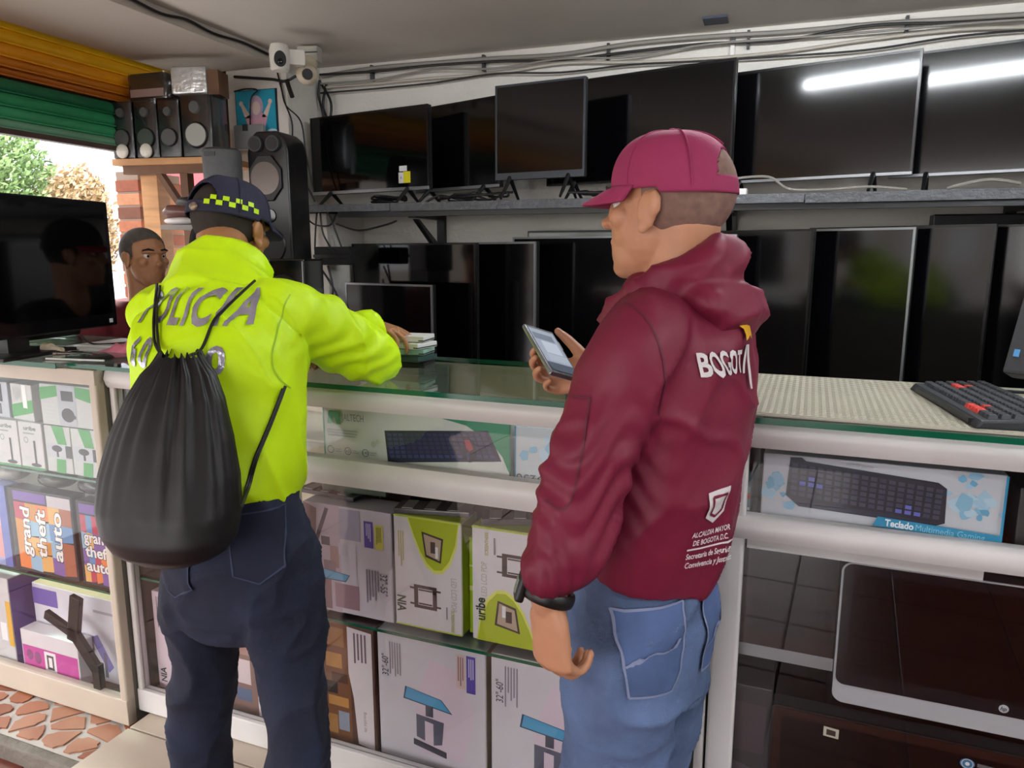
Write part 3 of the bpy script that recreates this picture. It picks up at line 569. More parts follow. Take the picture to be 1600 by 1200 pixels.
carton_at('white box with a magenta label at the bottom of the left counter', -2.385, -2.115, .105, .262, 1.50, .055, '#d4cfd2', [('r', .02, .08, .98, .66, '#c2489a'), ('r', .40, .15, .60, .62, '#e8e4e6'), ('r', .44, .22, .56, .55, '#4a4248'), ('r', .47, .28, .53, .5, '#e8e4e6'), ('e', .14, .45, .06, .12, '#8a4a7a'), ('e', .28, .42, .06, .14, '#8a4a7a')], 'box', GL)
carton_at('brown cardboard box at the back of the bottom shelf', -2.15, -1.92, .12, .46, 1.70, .15, '#b08446', [], 'box', GL)
t = cthing('plastic_stand', -2.10, 1.485, .105, 'black Y-shaped plastic TV foot propped against the magenta box', 'tv stand')
b = MB(); Y = -.005
for p0, p1, w in (((.0, .20), (.03, .335), .022), ((.0, .205), (-.12, .25), .015), ((.0, .21), (.09, .10), .020)):
    d = Vector((p1[0] - p0[0], p1[1] - p0[1])).normalized(); n = Vector((-d.y, d.x)) * w
    b.prism([(p0[0] + n.x - d.x * .02, p0[1] + n.y - d.y * .02), (p0[0] - n.x - d.x * .02, p0[1] - n.y - d.y * .02), (p1[0] - n.x, p1[1] - n.y), (p1[0] + n.x, p1[1] + n.y)], 'y', Y - .004, Y + .012, mat('black_satin', '#1b1917', .35))
b.build('foot', t, bevel=.002); MB().box(.075, .105, -.01, .01, 0, .12, mat('black_satin', '#1b1917')).build('prop', t)
# ================================================================== back wall: TV shelf and televisions
SLAB = mat('black_wrapped_board', '#26272a', .5, var=.25, vscale=25, bump=.6, bscale=50)
shf = thing('wall_shelf', (-.5, 3.6, 1.70), 0, 'long black wrapped wall shelf carrying the upper row of televisions', 'shelf')
MB().box(-1.76, 3.4, -.42, 0, 0, .028, SLAB).build('board', shf, bevel=.004)
for k, (a, b_) in enumerate(((-1.76, -1.2), (-1.2, -.1), (-.1, .62), (.62, 1.5), (1.5, 3.4))):
    MB().box(a, b_ - .004, -.425, -.418, -.004 - .003 * (k % 2), .031, mat('grey_tape_edge_%d' % (k % 2), ('#55585c', '#4a4c50')[k % 2], .4, var=.25, vscale=40, bump=.5, bscale=60)).build('tape_edge', shf)
MB().box(-1.5, 3.4, -.40, -.37, -.03, -.001, BLACK).build('front_bar', shf)
for x in (-1.12, -.05, .33, 1.42, 2.4):
    br_ = MB().box(x - .02, x + .02, -.36, -.002, -.035, -.002, BLACK).box(x - .02, x + .02, -.035, -.002, -.18, -.035, BLACK).build('bracket', shf)
    MB().hexa([(x - .012, -.33, -.04), (x + .012, -.33, -.04), (x + .012, -.30, -.04), (x - .012, -.30, -.04)], [(x - .012, -.12, -.17), (x + .012, -.12, -.17), (x + .012, -.09, -.15), (x - .012, -.09, -.15)], BLACK).build('brace', br_)
bench = thing('wall_shelf', (-.5, 3.6, .86), 0, 'low black bench shelf behind the counter carrying the lower televisions', 'shelf')
MB().box(-1.7, 3.4, -.52, 0, 0, .03, SLAB).build('board', bench, bevel=.004)
for x in (-1.5, .2, 1.9): MB().box(x - .03, x + .03, -.48, -.05, -.86, 0, BLACK).build('support', bench)
def tv(label, L, Rr, z0, h, bez, chinm, chin, zs, scr=SCREEN, feet=True, group='televisions', sticker=False):
    L = Vector(L); Rr = Vector(Rr); c = (L + Rr) / 2; w = (Rr - L).length; rz = math.atan2(Rr.y - L.y, Rr.x - L.x)
    t = thing('television', (c.x, c.y, zs), rz, label, 'television', group); z0 -= zs
    MB().box(-w / 2, w / 2, .006, .028, z0, z0 + h, BLACK).box(-w * .32, w * .32, .028, .06, z0 + .04, z0 + h * .62, BLACK).build('housing', t, bevel=.003)
    e = .009
    b = MB().box(-w / 2, w / 2, -.003, .006, z0 + h - e, z0 + h, bez).box(-w / 2, -w / 2 + e, -.003, .006, z0, z0 + h - e, bez).box(w / 2 - e, w / 2, -.003, .006, z0, z0 + h - e, bez)
    b.build('bezel', t); MB().box(-w / 2, w / 2, -.005, .006, z0, z0 + chin, chinm).build('chin', t, bevel=.0015)
    MB().box(-w / 2 + e, w / 2 - e, -.001, .004, z0 + chin, z0 + h - e, scr).build('screen', t)
    if feet and z0 > .01:
        for s in (-1, 1):
            x = s * w * .33
            MB().tube([(x, -.0, z0 + .01), (x, -.09, .006)], [.011, .006], BLACK, 6).tube([(x, .0, z0 + .01), (x, .09, .006)], [.011, .006], BLACK, 6).build('foot', t, smooth=True)
    if sticker:
        b = MB(); b.box(.20, .245, -.004, -.001, z0 + .09, z0 + .115, ink('#e4e6e8')); b.box(.195, .225, -.004, -.001, z0 + .035, z0 + .085, ink('#d8dadb')); b.box(.225, .265, -.004, -.001, z0 + .035, z0 + .088, ink('#e0d418')); b.text('A', (.21, -.0045, z0 + .06), (1, 0, 0), (0, 0, 1), .02, ink('#444444')); b.build('sticker', t)
    return t
SB = mat('silver_bezel', '#8d9094', .3, .7); GB2 = mat('graphite_bezel', '#3c4046', .35, .3); BB = mat('black_bezel', '#0b0b0d', .25)
ZS = 1.729; GU = 'televisions on the upper shelf'; GLW = 'televisions on the lower bench'
tv('upper-shelf television at the left end with a yellow sticker in its corner', (-2.265, 3.40, 0), (-1.53, 3.25, 0), 1.795, .383, BB, SB, .016, ZS, group=GU, sticker=True)
tv('narrow-looking upper-shelf television second from the left, tucked behind its neighbour', (-1.70, 3.46, 0), (-1.185, 3.27, 0), 1.798, .40, BB, SB, .014, ZS, scr=SCREEN2, group=GU)
tv('grey-framed monitor standing third from the left on the upper shelf', (-1.19, 3.23, 0), (-.765, 3.17, 0), 1.822, .405, GB2, GB2, .03, ZS, scr=SCREEN2, group=GU)
tv('big upper-shelf television behind the maroon cap', (-1.02, 3.47, 0), (-.168, 3.25, 0), 1.812, .458, BB, BB, .01, ZS, scr=SCREEN2, group=GU)
tv('upper-shelf television right of the white conduit, lamp glare across it', (-.27, 3.45, 0), (.498, 3.25, 0), 1.795, .455, BB, SB, .012, ZS, scr=SCREEN2, group=GU)
tv('upper-shelf television cut by the right edge of the picture', (.44, 3.44, 0), (1.22, 3.25, 0), 1.800, .475, BB, SB, .012, ZS, scr=SCREEN2, group=GU)
ZB = .891
tv('small silver-edged monitor in front on the bench behind the yellow sleeve', (-1.985, 3.22, 0), (-1.455, 3.10, 0), .95, .405, SB, SB, .02, ZB, scr=SCREEN2, group=GLW)
tv('wide bench television behind the small silver-edged monitor', (-2.06, 3.42, 0), (-1.283, 3.21, 0), .93, .617, BB, BB, .02, ZB, scr=SCREEN, group=GLW)
tv('narrow visible slice of a bench television with a silver right edge', (-1.55, 3.46, 0), (-.99, 3.2, 0), .93, .62, SB, BB, .02, ZB, scr=SCREEN2, group=GLW)
tv('bench television above the hand with the phone, streaked with pale reflections', (-1.18, 3.44, 0), (-.13, 3.2, 0), .93, .645, SB, BB, .02, ZB, scr=SCREEN2, group=GLW)
tv('bench television just right of the maroon hood', (-.50, 3.49, 0), (.162, 3.2, 0), .93, .664, BB, BB, .02, ZB, scr=SCREEN2, group=GLW)
tv('silver-edged bench television behind the beige mat mirroring the yellow jacket', (-.12, 3.48, 0), (.522, 3.2, 0), .93, .667, SB, BB, .02, ZB, scr=SCREEN2, group=GLW)
tv('bench television behind the red-keyed keyboard', (.16, 3.49, 0), (.785, 3.2, 0), .93, .676, BB, BB, .02, ZB, scr=SCREEN2, group=GLW)
tv('bench television at the right edge behind the tilted monitor', (.45, 3.49, 0), (1.10, 3.2, 0), .93, .676, BB, BB, .02, ZB, scr=SCREEN2, group=GLW)
t = thing('television', (-.80, 3.515, ZB), 0, 'greenish-topped flat panel peeping up behind the bench televisions', 'television', GLW)
MB().box(-.33, .33, 0, .03, 0, .715, DGREY).build('housing', t, bevel=.004); MB().box(-.322, .322, -.003, .001, .01, .705, mat('greenish_screen', '#3c4a3a', .2)).build('screen', t)
t = thing('sound_bar', (1.05, 3.53, ZB), 0, 'long black sound bar lying above the right bench televisions', 'speaker')
MB().box(-.42, .5, -.03, .05, .70, .765, BLACK).build('bar', t, bevel=.006); MB().box(-.35, -.31, 0, .03, 0, .70, BLACK).box(.4, .44, 0, .03, 0, .7, BLACK).build('bracket', t)
# loose things on the upper shelf
t = thing('power_strip', (-.20, 3.26, 1.729), R(-4), 'white power strip on the shelf behind the maroon cap', 'power strip')
MB().box(-.10, .10, -.025, .025, 0, .03, mat('white_plastic', '#e4e2de', .35)).build('body', t, bevel=.005)
for k in range(3): MB().box(-.075 + .05 * k, -.045 + .05 * k, -.012, .012, .03, .031, DGREY).build('socket', t)
random.seed(3)
for i, (x, l) in enumerate(((-1.75, 'tangle of black cable on the shelf under the first television'), (-1.45, 'thick tangle of black cable on the shelf at the second television'), (-1.25, 'black cable heap with plugs between second and third televisions'), (-.72, 'black cable tangle on the shelf beside the maroon visor'))):
    pts = [(x + random.uniform(-.13, .13), 3.235 + random.uniform(-.015, .1), 1.738 + random.uniform(0, .035)) for _ in range(13)]
    cable('cable_tangle', pts, .0055, CABLEM, l, 'cable tangles on the shelf')
cable('shelf_cable', [(-.15, 3.24, 1.80), (-.02, 3.22, 1.80), (.06, 3.21, 1.75), (.2, 3.22, 1.745), (.35, 3.2, 1.75), (.48, 3.22, 1.738)], .005, CABLEW, 'grey cable looping along the shelf beside the white power strip')
cable('shelf_cable', [(.62, 3.24, 1.74), (.74, 3.21, 1.765), (.85, 3.22, 1.75)], .006, CABLEW, 'short pale cable on the shelf near the right edge')
# conduit and cables under the ceiling
t = thing('cable_conduit', (-.2, 3.585, 2.44), 0, 'thin white vertical conduit between the two large upper televisions', 'conduit')
MB().box(-.016, .004, -.003, .012, -.55, .025, mat('white_plastic', '#e4e2de')).build('channel', t, bevel=.002); MB().box(-.018, .006, -.006, .0, -.02, .0, DGREY).build('clip', t)
random.seed(21)
for i in range(5):
    pts = [(-2.3 + k * .33, 3.572 - .012 * (i % 3), 2.435 - .022 * i + random.uniform(-.018, .014)) for k in range(18)]
    cable('ceiling_cable', pts, (.010, .006, .005, .007, .0045)[i], (CABLEW, CABLEM, CABLEW, mat('beige_cable', '#b9b2a6', .5), CABLEM)[i], ('thickest grey cable run along the top of the back wall', 'uppermost black cable along the top of the back wall', 'thin grey cable sagging along the top of the back wall', 'beige cable along the top of the back wall', 'lowest black cable along the top of the back wall')[i])
for k in range(5):
    o = MB().box(-.006, .006, -.03, 0, -.075, .0, DGREY).build('cable_clip'); o.location = (-2.0 + .62 * k, 3.6, 2.455); tag(o, 'small dark cable clip on the wall ' + ('above the stickered television', 'above the second upper television', 'above the maroon cap', 'beside the white conduit', 'above the television with lamp glare')[k], 'clip', 'ceiling cable clips')
o = MB().box(-.05, .05, -.05, .05, -.008, 0, mat('blue_tape', '#2c3550', .5)).build('tape_patch'); o.location = (-.27, 3.42, 2.469); tag(o, 'small dark blue patch on the ceiling above the conduit', 'patch')
# beam cable
cable('beam_cable', [(-2.34, 1.9, 2.455), (-2.338, 2.3, 2.45), (-2.335, 2.5, 2.435), (-2.338, 2.65, 2.452), (-2.335, 2.8, 2.438), (-2.338, 3.0, 2.45), (-2.335, 3.2, 2.44)], .006, CABLEM, 'black cable stapled along the ceiling beam')
# security cameras in the corner
WPL = mat('white_camera_plastic', '#d9d5cc', .35); IV = mat('ivory_plastic', '#cbbfa8', .4)
t = thing('security_camera', pix(437, 92, 3.28), R(38), 'white pan security camera with a black oval face in the ceiling corner', 'camera', 'security cameras')
MB().tube([(0, 0, -.052), (0, 0, -.045), (0, 0, .03), (0, 0, .058), (0, 0, .066)], [.034, .042, .045, .038, .02], WPL, 20).build('shell', t, smooth=True)
MB().prism([(.026 * math.cos(a * .3142), -.012 + .036 * math.sin(a * .3142) * (1 if math.sin(a * .3142) > 0 else .85)) for a in range(20)], 'y', -.049, -.03, BLACK).build('lens_face', t, smooth=True)
MB().ell((0, -.048, -.02), (.012, .005, .012), SCREEN, 12, 8).build('lens', t, smooth='all')
MB().box(.03, .11, -.005, .04, -.02, .045, WPL).build('arm', t, bevel=.005)
t = thing('security_camera', pix(480, 117, 3.42), R(35), 'ivory dome security camera with a round lens beside the white one', 'camera', 'security cameras')
MB().ell((0, 0, 0), (.05, .05, .046), IV, 20, 12).build('shell', t, smooth='all'); MB().tube([(0, -.035, -.005), (0, -.058, -.008)], [.026, .022], BLACK, 18).build('lens', t, smooth=True)
MB().tube([(0, .01, .03), (0, .03, .055)], [.045, .05], IV, 18).build('mount', t, smooth=True)
t = thing('junction_box', pix(484, 88, 3.5), R(10), 'greyish white junction box above the dome camera', 'junction box')
MB().box(-.05, .05, -.03, .03, -.03, .04, mat('aged_white_plastic', '#b9b5aa', .5)).build('body', t, bevel=.005); MB().box(-.052, .052, -.034, -.03, .008, .012, DGREY).build('seam', t)
for i, pts in enumerate(([(510, 130), (505, 165), (512, 195), (508, 260)], [(500, 128), (517, 160), (516, 200), (520, 260)], [(500, 125), (498, 150), (505, 180), (511, 240)])):
    cable('hanging_cable', [onY(x, y, 3.57 - .012 * i) for x, y in pts], .007, CABLEM, ('black cable hanging left behind the first television', 'black cable hanging right behind the first television', 'middle black cable hanging behind the first television')[i])
cable('pillar_cable', [onY(x, y, 3.288) for x, y in ((433, 112), (440, 140), (447, 165), (470, 190), (478, 240))] + [Vector(onY(490, 300, 3.28))], .004, CABLEM, 'thin black cable running down the pillar from the white camera')
cable('pillar_cable', [onY(x, y, 3.285) for x, y in ((437, 125), (445, 160), (456, 190), (458, 230), (470, 270), (492, 315))], .004, CABLEM, 'second thin black cable crossing the pillar beside the poster')
cable('pillar_cable', [onY(x, y, 3.28) for x, y in ((366, 120), (395, 122), (425, 124), (445, 127), (462, 119))], .007, CABLEM, 'thick black cable crossing the pillar below the beam')
cable('pillar_cable', [onY(x, y, 3.27) for x, y in ((366, 143), (385, 139), (402, 141), (392, 155), (391, 200))], .004, CABLEM, 'thin black cable hanging in front of the blue poster')
cable('adapter_cable', [onY(x, y, 3.22) for x, y in ((448, 125), (451, 135), (457, 152))], .011, CABLEM, 'stubby black plug hanging under the white camera')
# cables under the shelf end, black pouch, plastered ledge
for i, pts in enumerate(([(470, 330), (490, 350), (515, 352), (525, 335)], [(495, 332), (493, 360), (492, 390)], [(512, 330), (522, 355), (535, 390)], [(500, 330), (505, 365), (520, 392)], [(525, 350), (560, 360), (600, 352), (620, 345)])):
    cable('shelf_end_cable', [onY(x, y, 3.22) for x, y in pts], .0045, CABLEM, ('black cable looping under the shelf end', 'black cable hanging straight under the shelf end', 'black cable slanting down under the shelf end', 'black cable curving to the pouch under the shelf end', 'black cable sagging to the shelf bracket')[i])
for i, pts in enumerate(([(500, 418), (515, 440), (530, 470), (536, 500), (540, 530)], [(498, 440), (505, 480), (522, 505), (540, 512)], [(512, 415), (520, 450), (517, 490), (535, 525)])):
    cable('wall_cable', [onY(x, y, 3.2) for x, y in pts], .0055, CABLEM, ('black cable curving down beside the bench televisions', 'lower black cable on the white wall strip', 'middle black cable on the white wall strip')[i])
t = thing('wall_box', (-2.15, 3.6, .86), 0, 'white plastered box column under the shelf end', 'column')
MB().box(-.10, .06, -.36, 0, 0, .835, PLAST).build('body', t, bevel=.005)
t = thing('cable_pouch', onY(520, 414, 3.17), 0, 'black fabric pouch strapped round the white column', 'pouch')
MB().box(-.10, .10, -.01, .06, -.0, .088, mat('black_fabric', '#121214', .85, bump=.3)).build('body', t, bevel=.012, seg=3, smooth=True); MB().box(-.101, .101, -.013, -.01, .035, .05, BLACK).build('strap', t)
# ================================================================== left corner: poster, loudspeakers, wooden shelf
BL = mat('poster_blue', '#2aa5c4', .45, var=.12, vscale=6)
t = thing('poster', onY(404, 216, 3.297), 0, 'blue devotional picture of a child with raised arms on the pillar', 'picture')
MB().box(-.125, .125, -.004, .003, 0, .235, mat('poster_edge', '#14202a', .5)).build('board', t)
b = MB(); b.box(-.122, .116, -.005, -.004, .003, .232, BL); b.build('sheet', t)
b = MB(); PK, PS = ink('#dba8b8'), ink('#e8cfc4')
b.add([(x, -.0056, z) for x, z in ((-.05, .05), (.05, .05), (.065, .10), (.03, .125), (-.03, .125), (-.07, .10))], [tuple(range(6))], PK)
b.add([(x, -.0056, z) for x, z in ((.03, .10), (.065, .10), (.092, .165), (.078, .17))], [(0, 1, 2, 3)], PS); b.add([(x, -.0056, z) for x, z in ((-.03, .10), (-.078, .17), (-.094, .165), (-.07, .10))], [(0, 1, 2, 3)], PS)
b.disc((0, .155), .043, .052, ink('#c8a8c0'), -.0059); b.disc((0, .146), .026, .033, PS, -.0062); b.disc((-.09, .172), .012, .012, PS, -.0062); b.disc((.086, .174), .012, .012, PS, -.0062); b.disc((0, .045), .05, .014, ink('#d9dfe4'), -.0062); b.disc((.09, .03), .03, .012, ink('#bcd8e2'), -.006)
b.build('figure_print', t)
t = thing('router', onY(392, 234, 3.24), R(4), 'grey flat router with a dark label hanging below the poster', 'router')
MB().box(-.085, .085, -.014, .014, 0, .12, mat('grey_router', '#8a8b8a', .45)).build('body', t, bevel=.008); MB().box(-.03, .0, -.017, -.013, .09, .122, DGREY).build('label', t)
WOOD = mat('raw_pine', '#b9895a', .6, var=.2, vscale=6, stretch=(1, 1, 6)); WOODD = mat('dark_pine', '#6a4a33', .7, var=.25, vscale=6)
ws = thing('speaker_shelf', (-2.74, 2.99, 1.912), R(8), 'raw pine board shelf carrying the wrapped loudspeakers', 'shelf')
MB().box(-.28, .30, -.12, .2, 0, .03, WOOD).build('board', ws, bevel=.003); MB().box(-.24, .22, -.10, -.07, -.04, 0, WOODD).build('front_bearer', ws)
MB().hexa([(-.08, -.09, -.03), (-.05, -.09, -.03), (-.05, -.05, -.03), (-.08, -.05, -.03)], [(.06, -.09, -.24), (.09, -.09, -.24), (.09, -.05, -.24), (.06, -.05, -.24)], WOODD).build('brace', ws)
MB().box(.055, .095, -.09, -.04, -.55, 0, WOODD).build('upright', ws)
t = thing('timber_post', (-2.875, 2.96, 0), R(8), 'raw pine post under the loudspeaker shelf', 'post'); MB().box(-.045, .045, -.045, .045, 0, 1.87, WOOD).build('post', t, bevel=.003); MB().box(-.02, .02, -.047, -.044, 1.50, 1.56, ink('#cfc9c0')).build('paper_scrap', t)
FILM = glass('clear_film', (.96, .96, .96), 1.6, .12); CONE = mat('speaker_cone', '#4a4c4a', .5); SPK = mat('speaker_case', '#161617', .25, spec=.7)
def film_bag(w, d, h, seed):
    random.seed(seed); b = MB(); n = 7; vs = []; fs = []
    for i in range(n + 1):
        z = h * i / n
        for j in range(16):
            a = 2 * math.pi * j / 16; sx = math.copysign(abs(math.cos(a)) ** .35, math.cos(a)); sy = math.copysign(abs(math.sin(a)) ** .35, math.sin(a)); k = 1 + random.uniform(-.02, .045)
            vs.append((sx * (w / 2 + .004) * k, d / 2 + sy * (d / 2 + .005) * k, z + random.uniform(-.006, .006)))
    for i in range(n):
        for j in range(16): fs.append((i * 16 + j, i * 16 + (j + 1) % 16, (i + 1) * 16 + (j + 1) % 16, (i + 1) * 16 + j))
    return b.add(vs, fs, FILM)
def speaker(label, loc, rz, w, d, h, dome, seed, group='plastic-wrapped loudspeakers'):
    t = thing('loudspeaker', loc, rz, label, 'speaker', group)
    MB().box(-w / 2, w / 2, 0, d, 0, h, SPK).build('case', t, bevel=.01, seg=3, smooth=True)
    r = w * .36
    MB().tube([(0, -.002, h * .36), (0, -.010, h * .36)], [r * 1.1, r], BLACK, 20).build('surround', t, smooth=True)
    MB().tube([(0, -.011, h * .36), (0, .012, h * .36)], [r * .92, r * .35], dome, 20).build('cone', t, smooth=True)
    MB().tube([(0, -.002, h * .80), (0, -.012, h * .80)], [r * .55, r * .45], CONE, 16).build('tweeter', t, smooth=True)
    film_bag(w, d, h + .004, seed).build('plastic_wrap', t, smooth='all')
    return t
z0 = 1.943
sp = Vector((math.cos(R(10)), math.sin(R(10)), 0))
base = Vector((-2.955, 2.865, z0)); CG = mat('pale_cone', '#9a9c94', .4); CW = mat('cream_cone', '#d4d0c4', .4)
labs = ('leftmost wrapped loudspeaker with a pale foot knob on the pine shelf', 'second wrapped loudspeaker from the left with a green-tinted grille', 'third wrapped loudspeaker from the left with crumpled purple film', 'rightmost wrapped loudspeaker of the row with a pale round cone')
offs = (0, .125, .245, .385); wds = (.114, .12, .112, .155)
for i in range(4): speaker(labs[i], base + sp * offs[i] + Vector((0, 0, 0)), R(10), wds[i], .15, .265 + .02 * (i == 3), (CONE, mat('green_grille', '#2c3a30', .5), CONE, CG)[i], 30 + i)
for i in range(2):
    k = MB().ell((0, 0, .035), (.032, .012, .034), CW, 14, 8).build('trim_cap'); k.parent = [o for o in bpy.data.objects if o.get('label') == labs[i]][0]; k.location = (0, -.012, 0)
t = thing('wrapped_box', base + sp * .135 + Vector((0, .02, .27)), R(2), 'dark silvery plastic-wrapped speaker box lying on the loudspeaker row', 'speaker', 'wrapped boxes on top')
MB().box(-.12, .10, 0, .13, .0, .125, mat('smoky_speaker', '#3a3430', .15, .3)).build('case', t, bevel=.02, seg=3, smooth=True); MB().box(-.10, .09, -.004, 0, .015, .05, mat('dusty_pink_panel', '#9a8480', .3)).build('front_panel', t, bevel=.001); film_bag(.235, .135, .128, 51).build('plastic_wrap', t, smooth='all')
t = thing('wrapped_box', base + sp * .345 + Vector((0, .02, .29)), R(16), 'bright foil-wrapped speaker box at the top right of the stack', 'speaker', 'wrapped boxes on top')
MB().box(-.085, .085, 0, .12, .0, .125, mat('foil_wrap', '#d9dcdc', .25, .6, var=.2, vscale=20, bump=.5, bscale=25)).build('case', t, bevel=.012, seg=3, smooth=True); MB().box(.088, .14, .01, .12, 0, .11, WOODD).build('brown_end', t)
# tall party speaker, grey cylinder speaker, lower black box
t = thing('party_speaker', pix(428, 430, 3.3), R(5), 'tall black party loudspeaker with rounded shoulders beside the pillar', 'speaker')
base_z = t.location.z
prof = [(-.10, 0), (.10, 0), (.10, .53), (.085, .59), (.05, .62), (-.05, .62), (-.085, .59), (-.10, .53)]
MB().prism(prof, 'y', 0, .17, mat('party_black', '#121214', .3, spec=.6)).build('cabinet', t, bevel=.012, seg=3, smooth=True)
for x in (-.05, .035):
    o = MB().tube([(x, -.004, .565), (x, -.016, .565)], [.036, .033], DGREY, 20).build('tweeter', t, smooth=True); MB().tube([(x, -.017, .565), (x, -.006, .565)], [.027, .008], BLACK, 20).build('tweeter_cone', o, smooth=True)
o = MB().prism([(-.01 + .085 * math.cos(R(22.5 + 45 * k)), .42 + .105 * math.sin(R(22.5 + 45 * k))) for k in range(8)], 'y', -.012, 0, BLACK).build('woofer_frame', t, bevel=.004)
MB().tube([(-.01, -.013, .42), (-.01, -.002, .42)], [.07, .03], mat('smoky_cone', '#6a5e58', .25, .3), 24).build('woofer_cone', o, smooth=True)
MB().tube([(-.0, -.002, .26), (-.0, -.006, .26)], [.03, .028], SCREEN, 16).build('port', t, smooth=True); MB().tube([(-.01, -.002, .13), (-.01, -.008, .13)], [.08, .075], BLACK, 24).build('lower_woofer', t, smooth=True)
MB().box(-.09, .09, .02, .16, -base_z, 0, BLACK).build('stand', t)
t = thing('grey_speaker', pix(352, 322, 3.25), R(10), 'grey cylindrical loudspeaker in front of the wrapped row', 'speaker')
bz = t.location.z
MB().tube([(0, 0, 0), (0, 0, .02), (0, 0, .225), (0, 0, .235)], [.075, .08, .082, .076], mat('grey_fabric', '#5e6062', .6, var=.1, vscale=60), 24).build('body', t, smooth=True); MB().tube([(0, 0, .234), (0, 0, .242)], [.078, .07], DGREY, 24).build('top_ring', t, smooth=True); MB().box(-.035, .015, -.084, -.07, .205, .222, DGREY).build('badge', t); MB().box(-.03, .03, -.03, .03, -bz, 0, WOODD).build('pedestal', t)
t = thing('dark_box', pix(456, 560, 3.0), R(5), 'black glossy loudspeaker box standing below the party speaker', 'speaker')
bz = t.location.z
MB().box(-.085, .075, 0, .16, -bz, .40, mat('dark_gloss_green', '#0c120c', .15, spec=.7, var=.3, vscale=10)).build('cabinet', t, bevel=.01, seg=3, smooth=True); MB().tube([(-.02, -.002, .27), (-.02, -.01, .27)], [.07, .064], BLACK, 20).build('woofer', t, smooth=True)
# wrapped shoes and small shelf by the pine post
t = thing('small_shelf', pix(292, 352, 3.35), R(10), 'small dark wood bracket shelf beside the pine post', 'shelf'); MB().box(-.09, .10, -.06, .08, -.02, 0, mat('worn_board', '#8f8a84', .6)).build('board', t); MB().box(.02, .05, .0, .03, -t.location.z, -.02, mat('dark_green_post', '#2c352c', .6)).build('upright', t)
for i in range(2):
    t = thing('wrapped_drill', pix(283 + 14 * i, 335 - 13 * i, 3.32 + .05 * i), R(20 - 30 * i), ('bagged tool with a brown round end on the small shelf', 'bagged black tool behind the brown one on the small shelf')[i], 'tool', 'bagged tools on the small shelf'); 
    MB().tube([(-.07, 0, 0), (-.05, 0, .01), (0, 0, .012), (.07, 0, .005)], [.02, .032, .03, .02], (mat('brown_tool', '#6a4640', .3), BLACK)[i], 14).build('body', t, smooth=True); MB().ell((0, 0, -.03), (.08, .04, .018), mat('white_bag', '#d9d6d4', .3), 14, 8).build('bag', t, smooth='all')
# ================================================================== on the counters
t = cthing('ribbed_mat', .82, 1.49, ZG - .0005, 'beige ribbed anti-slip mat on the right counter', 'mat')
MT = mat('beige_rubber', '#b4b1a2', .5, var=.06, vscale=5)
MB().box(-.94, .94, 0, .505, 0, .004, MT).build('sheet', t)
b = MB()
for i in range(134): b.box(-.938 + .014 * i, -.931 + .014 * i, .002, .503, .004, .0058, MT)
o = b.build('rib', t); o['kind'] = 'stuff'
b = MB()
for j in range(36): b.box(-.938, .938, .004 + .014 * j, .0085 + .014 * j, .004, .0066, MT)
o = b.build('cross_rib', t); o['kind'] = 'stuff'
# gaming keyboard
kbp = onv(1600, 640, 1.7)
t = cthing('keyboard', .335, 1.69, ZG + .006, 'black gaming keyboard with red key clusters on the beige mat', 'keyboard', rz=R(-81)); t.scale = (.8, .95, 1)
KBM = mat('keyboard_black', '#2b2d31', .5); KY = mat('key_grey', '#3a3d42', .5); RED = mat('red_key', '#d8453f', .45)
MB().hexa([(-.26, -.085, 0), (.24, -.085, 0), (.24, .08, 0), (-.24, .08, 0)], [(-.255, -.075, .016), (.24, -.075, .016), (.24, .078, .024), (-.24, .078, .024)], KBM).build('case', t, bevel=.005, seg=2)
MB().box(-.20, .20, -.086, -.075, .004, .013, BLACK).build('palm_lip', t)
kk, kr = MB(), MB()
for i in range(22):
    for j in range(6):
        x = -.225 + i * .0208; y = -.062 + j * .022; zz_ = .0155 + .008 * (y + .085) / .165
        red = (i, j) in ((3, 3), (2, 2), (3, 2), (4, 2), (16, 1), (15, 0), (16, 0), (17, 0), (18, 0))
        (kr if red else kk).hexa([(x, y, zz_), (x + .0175, y, zz_), (x + .0175, y + .018, zz_), (x, y + .018, zz_)], [(x + .002, y + .002, zz_ + .008), (x + .0155, y + .002, zz_ + .008), (x + .0155, y + .016, zz_ + .008), (x + .002, y + .016, zz_ + .008)], RED if red else KY)
o = kk.build('black_keys', t); o['kind'] = 'stuff'; o = kr.build('red_keys', t); o['kind'] = 'stuff'; o['label'] = 'bright red arrow and letter keys'
cable('keyboard_cable', [c2w(.36, 1.895, ZG + .012), c2w(.50, 1.89, ZG + .012), c2w(.82, 1.84, ZG + .012), c2w(.95, 1.88, ZG + .012)], .004, CABLEM, 'black keyboard cable on the beige mat')
# tilted monitor at the right edge
p = onv(1600, 520, 1.62)
t = cthing('desk_monitor', .575, 1.635, ZG + .007, 'grey tilted desk monitor cut by the right edge of the picture', 'monitor', rz=R(-35)); 
hd = MB().box(-.235, .235, -.02, .03, 0, .33, mat('graphite_case', '#3c3e42', .5)).build('housing', t, bevel=.006); MB().box(-.205, .205, -.0225, -.019, .06, .305, SCREEN2).build('screen', hd); MB().box(-.222, -.212, -.0225, -.02, .035, .05, mat('blue_led', '#5aa0dc', .4)).build('power_light', hd); hd.location = (0, 0, .06); hd.rotation_euler = (R(-20), R(0), 0)
MB().box(-.03, .03, .03, .06, 0, .2, DGREY).build('neck', t); MB().box(-.11, .11, -.05, .12, 0, .012, DGREY).build('base', t, bevel=.004)
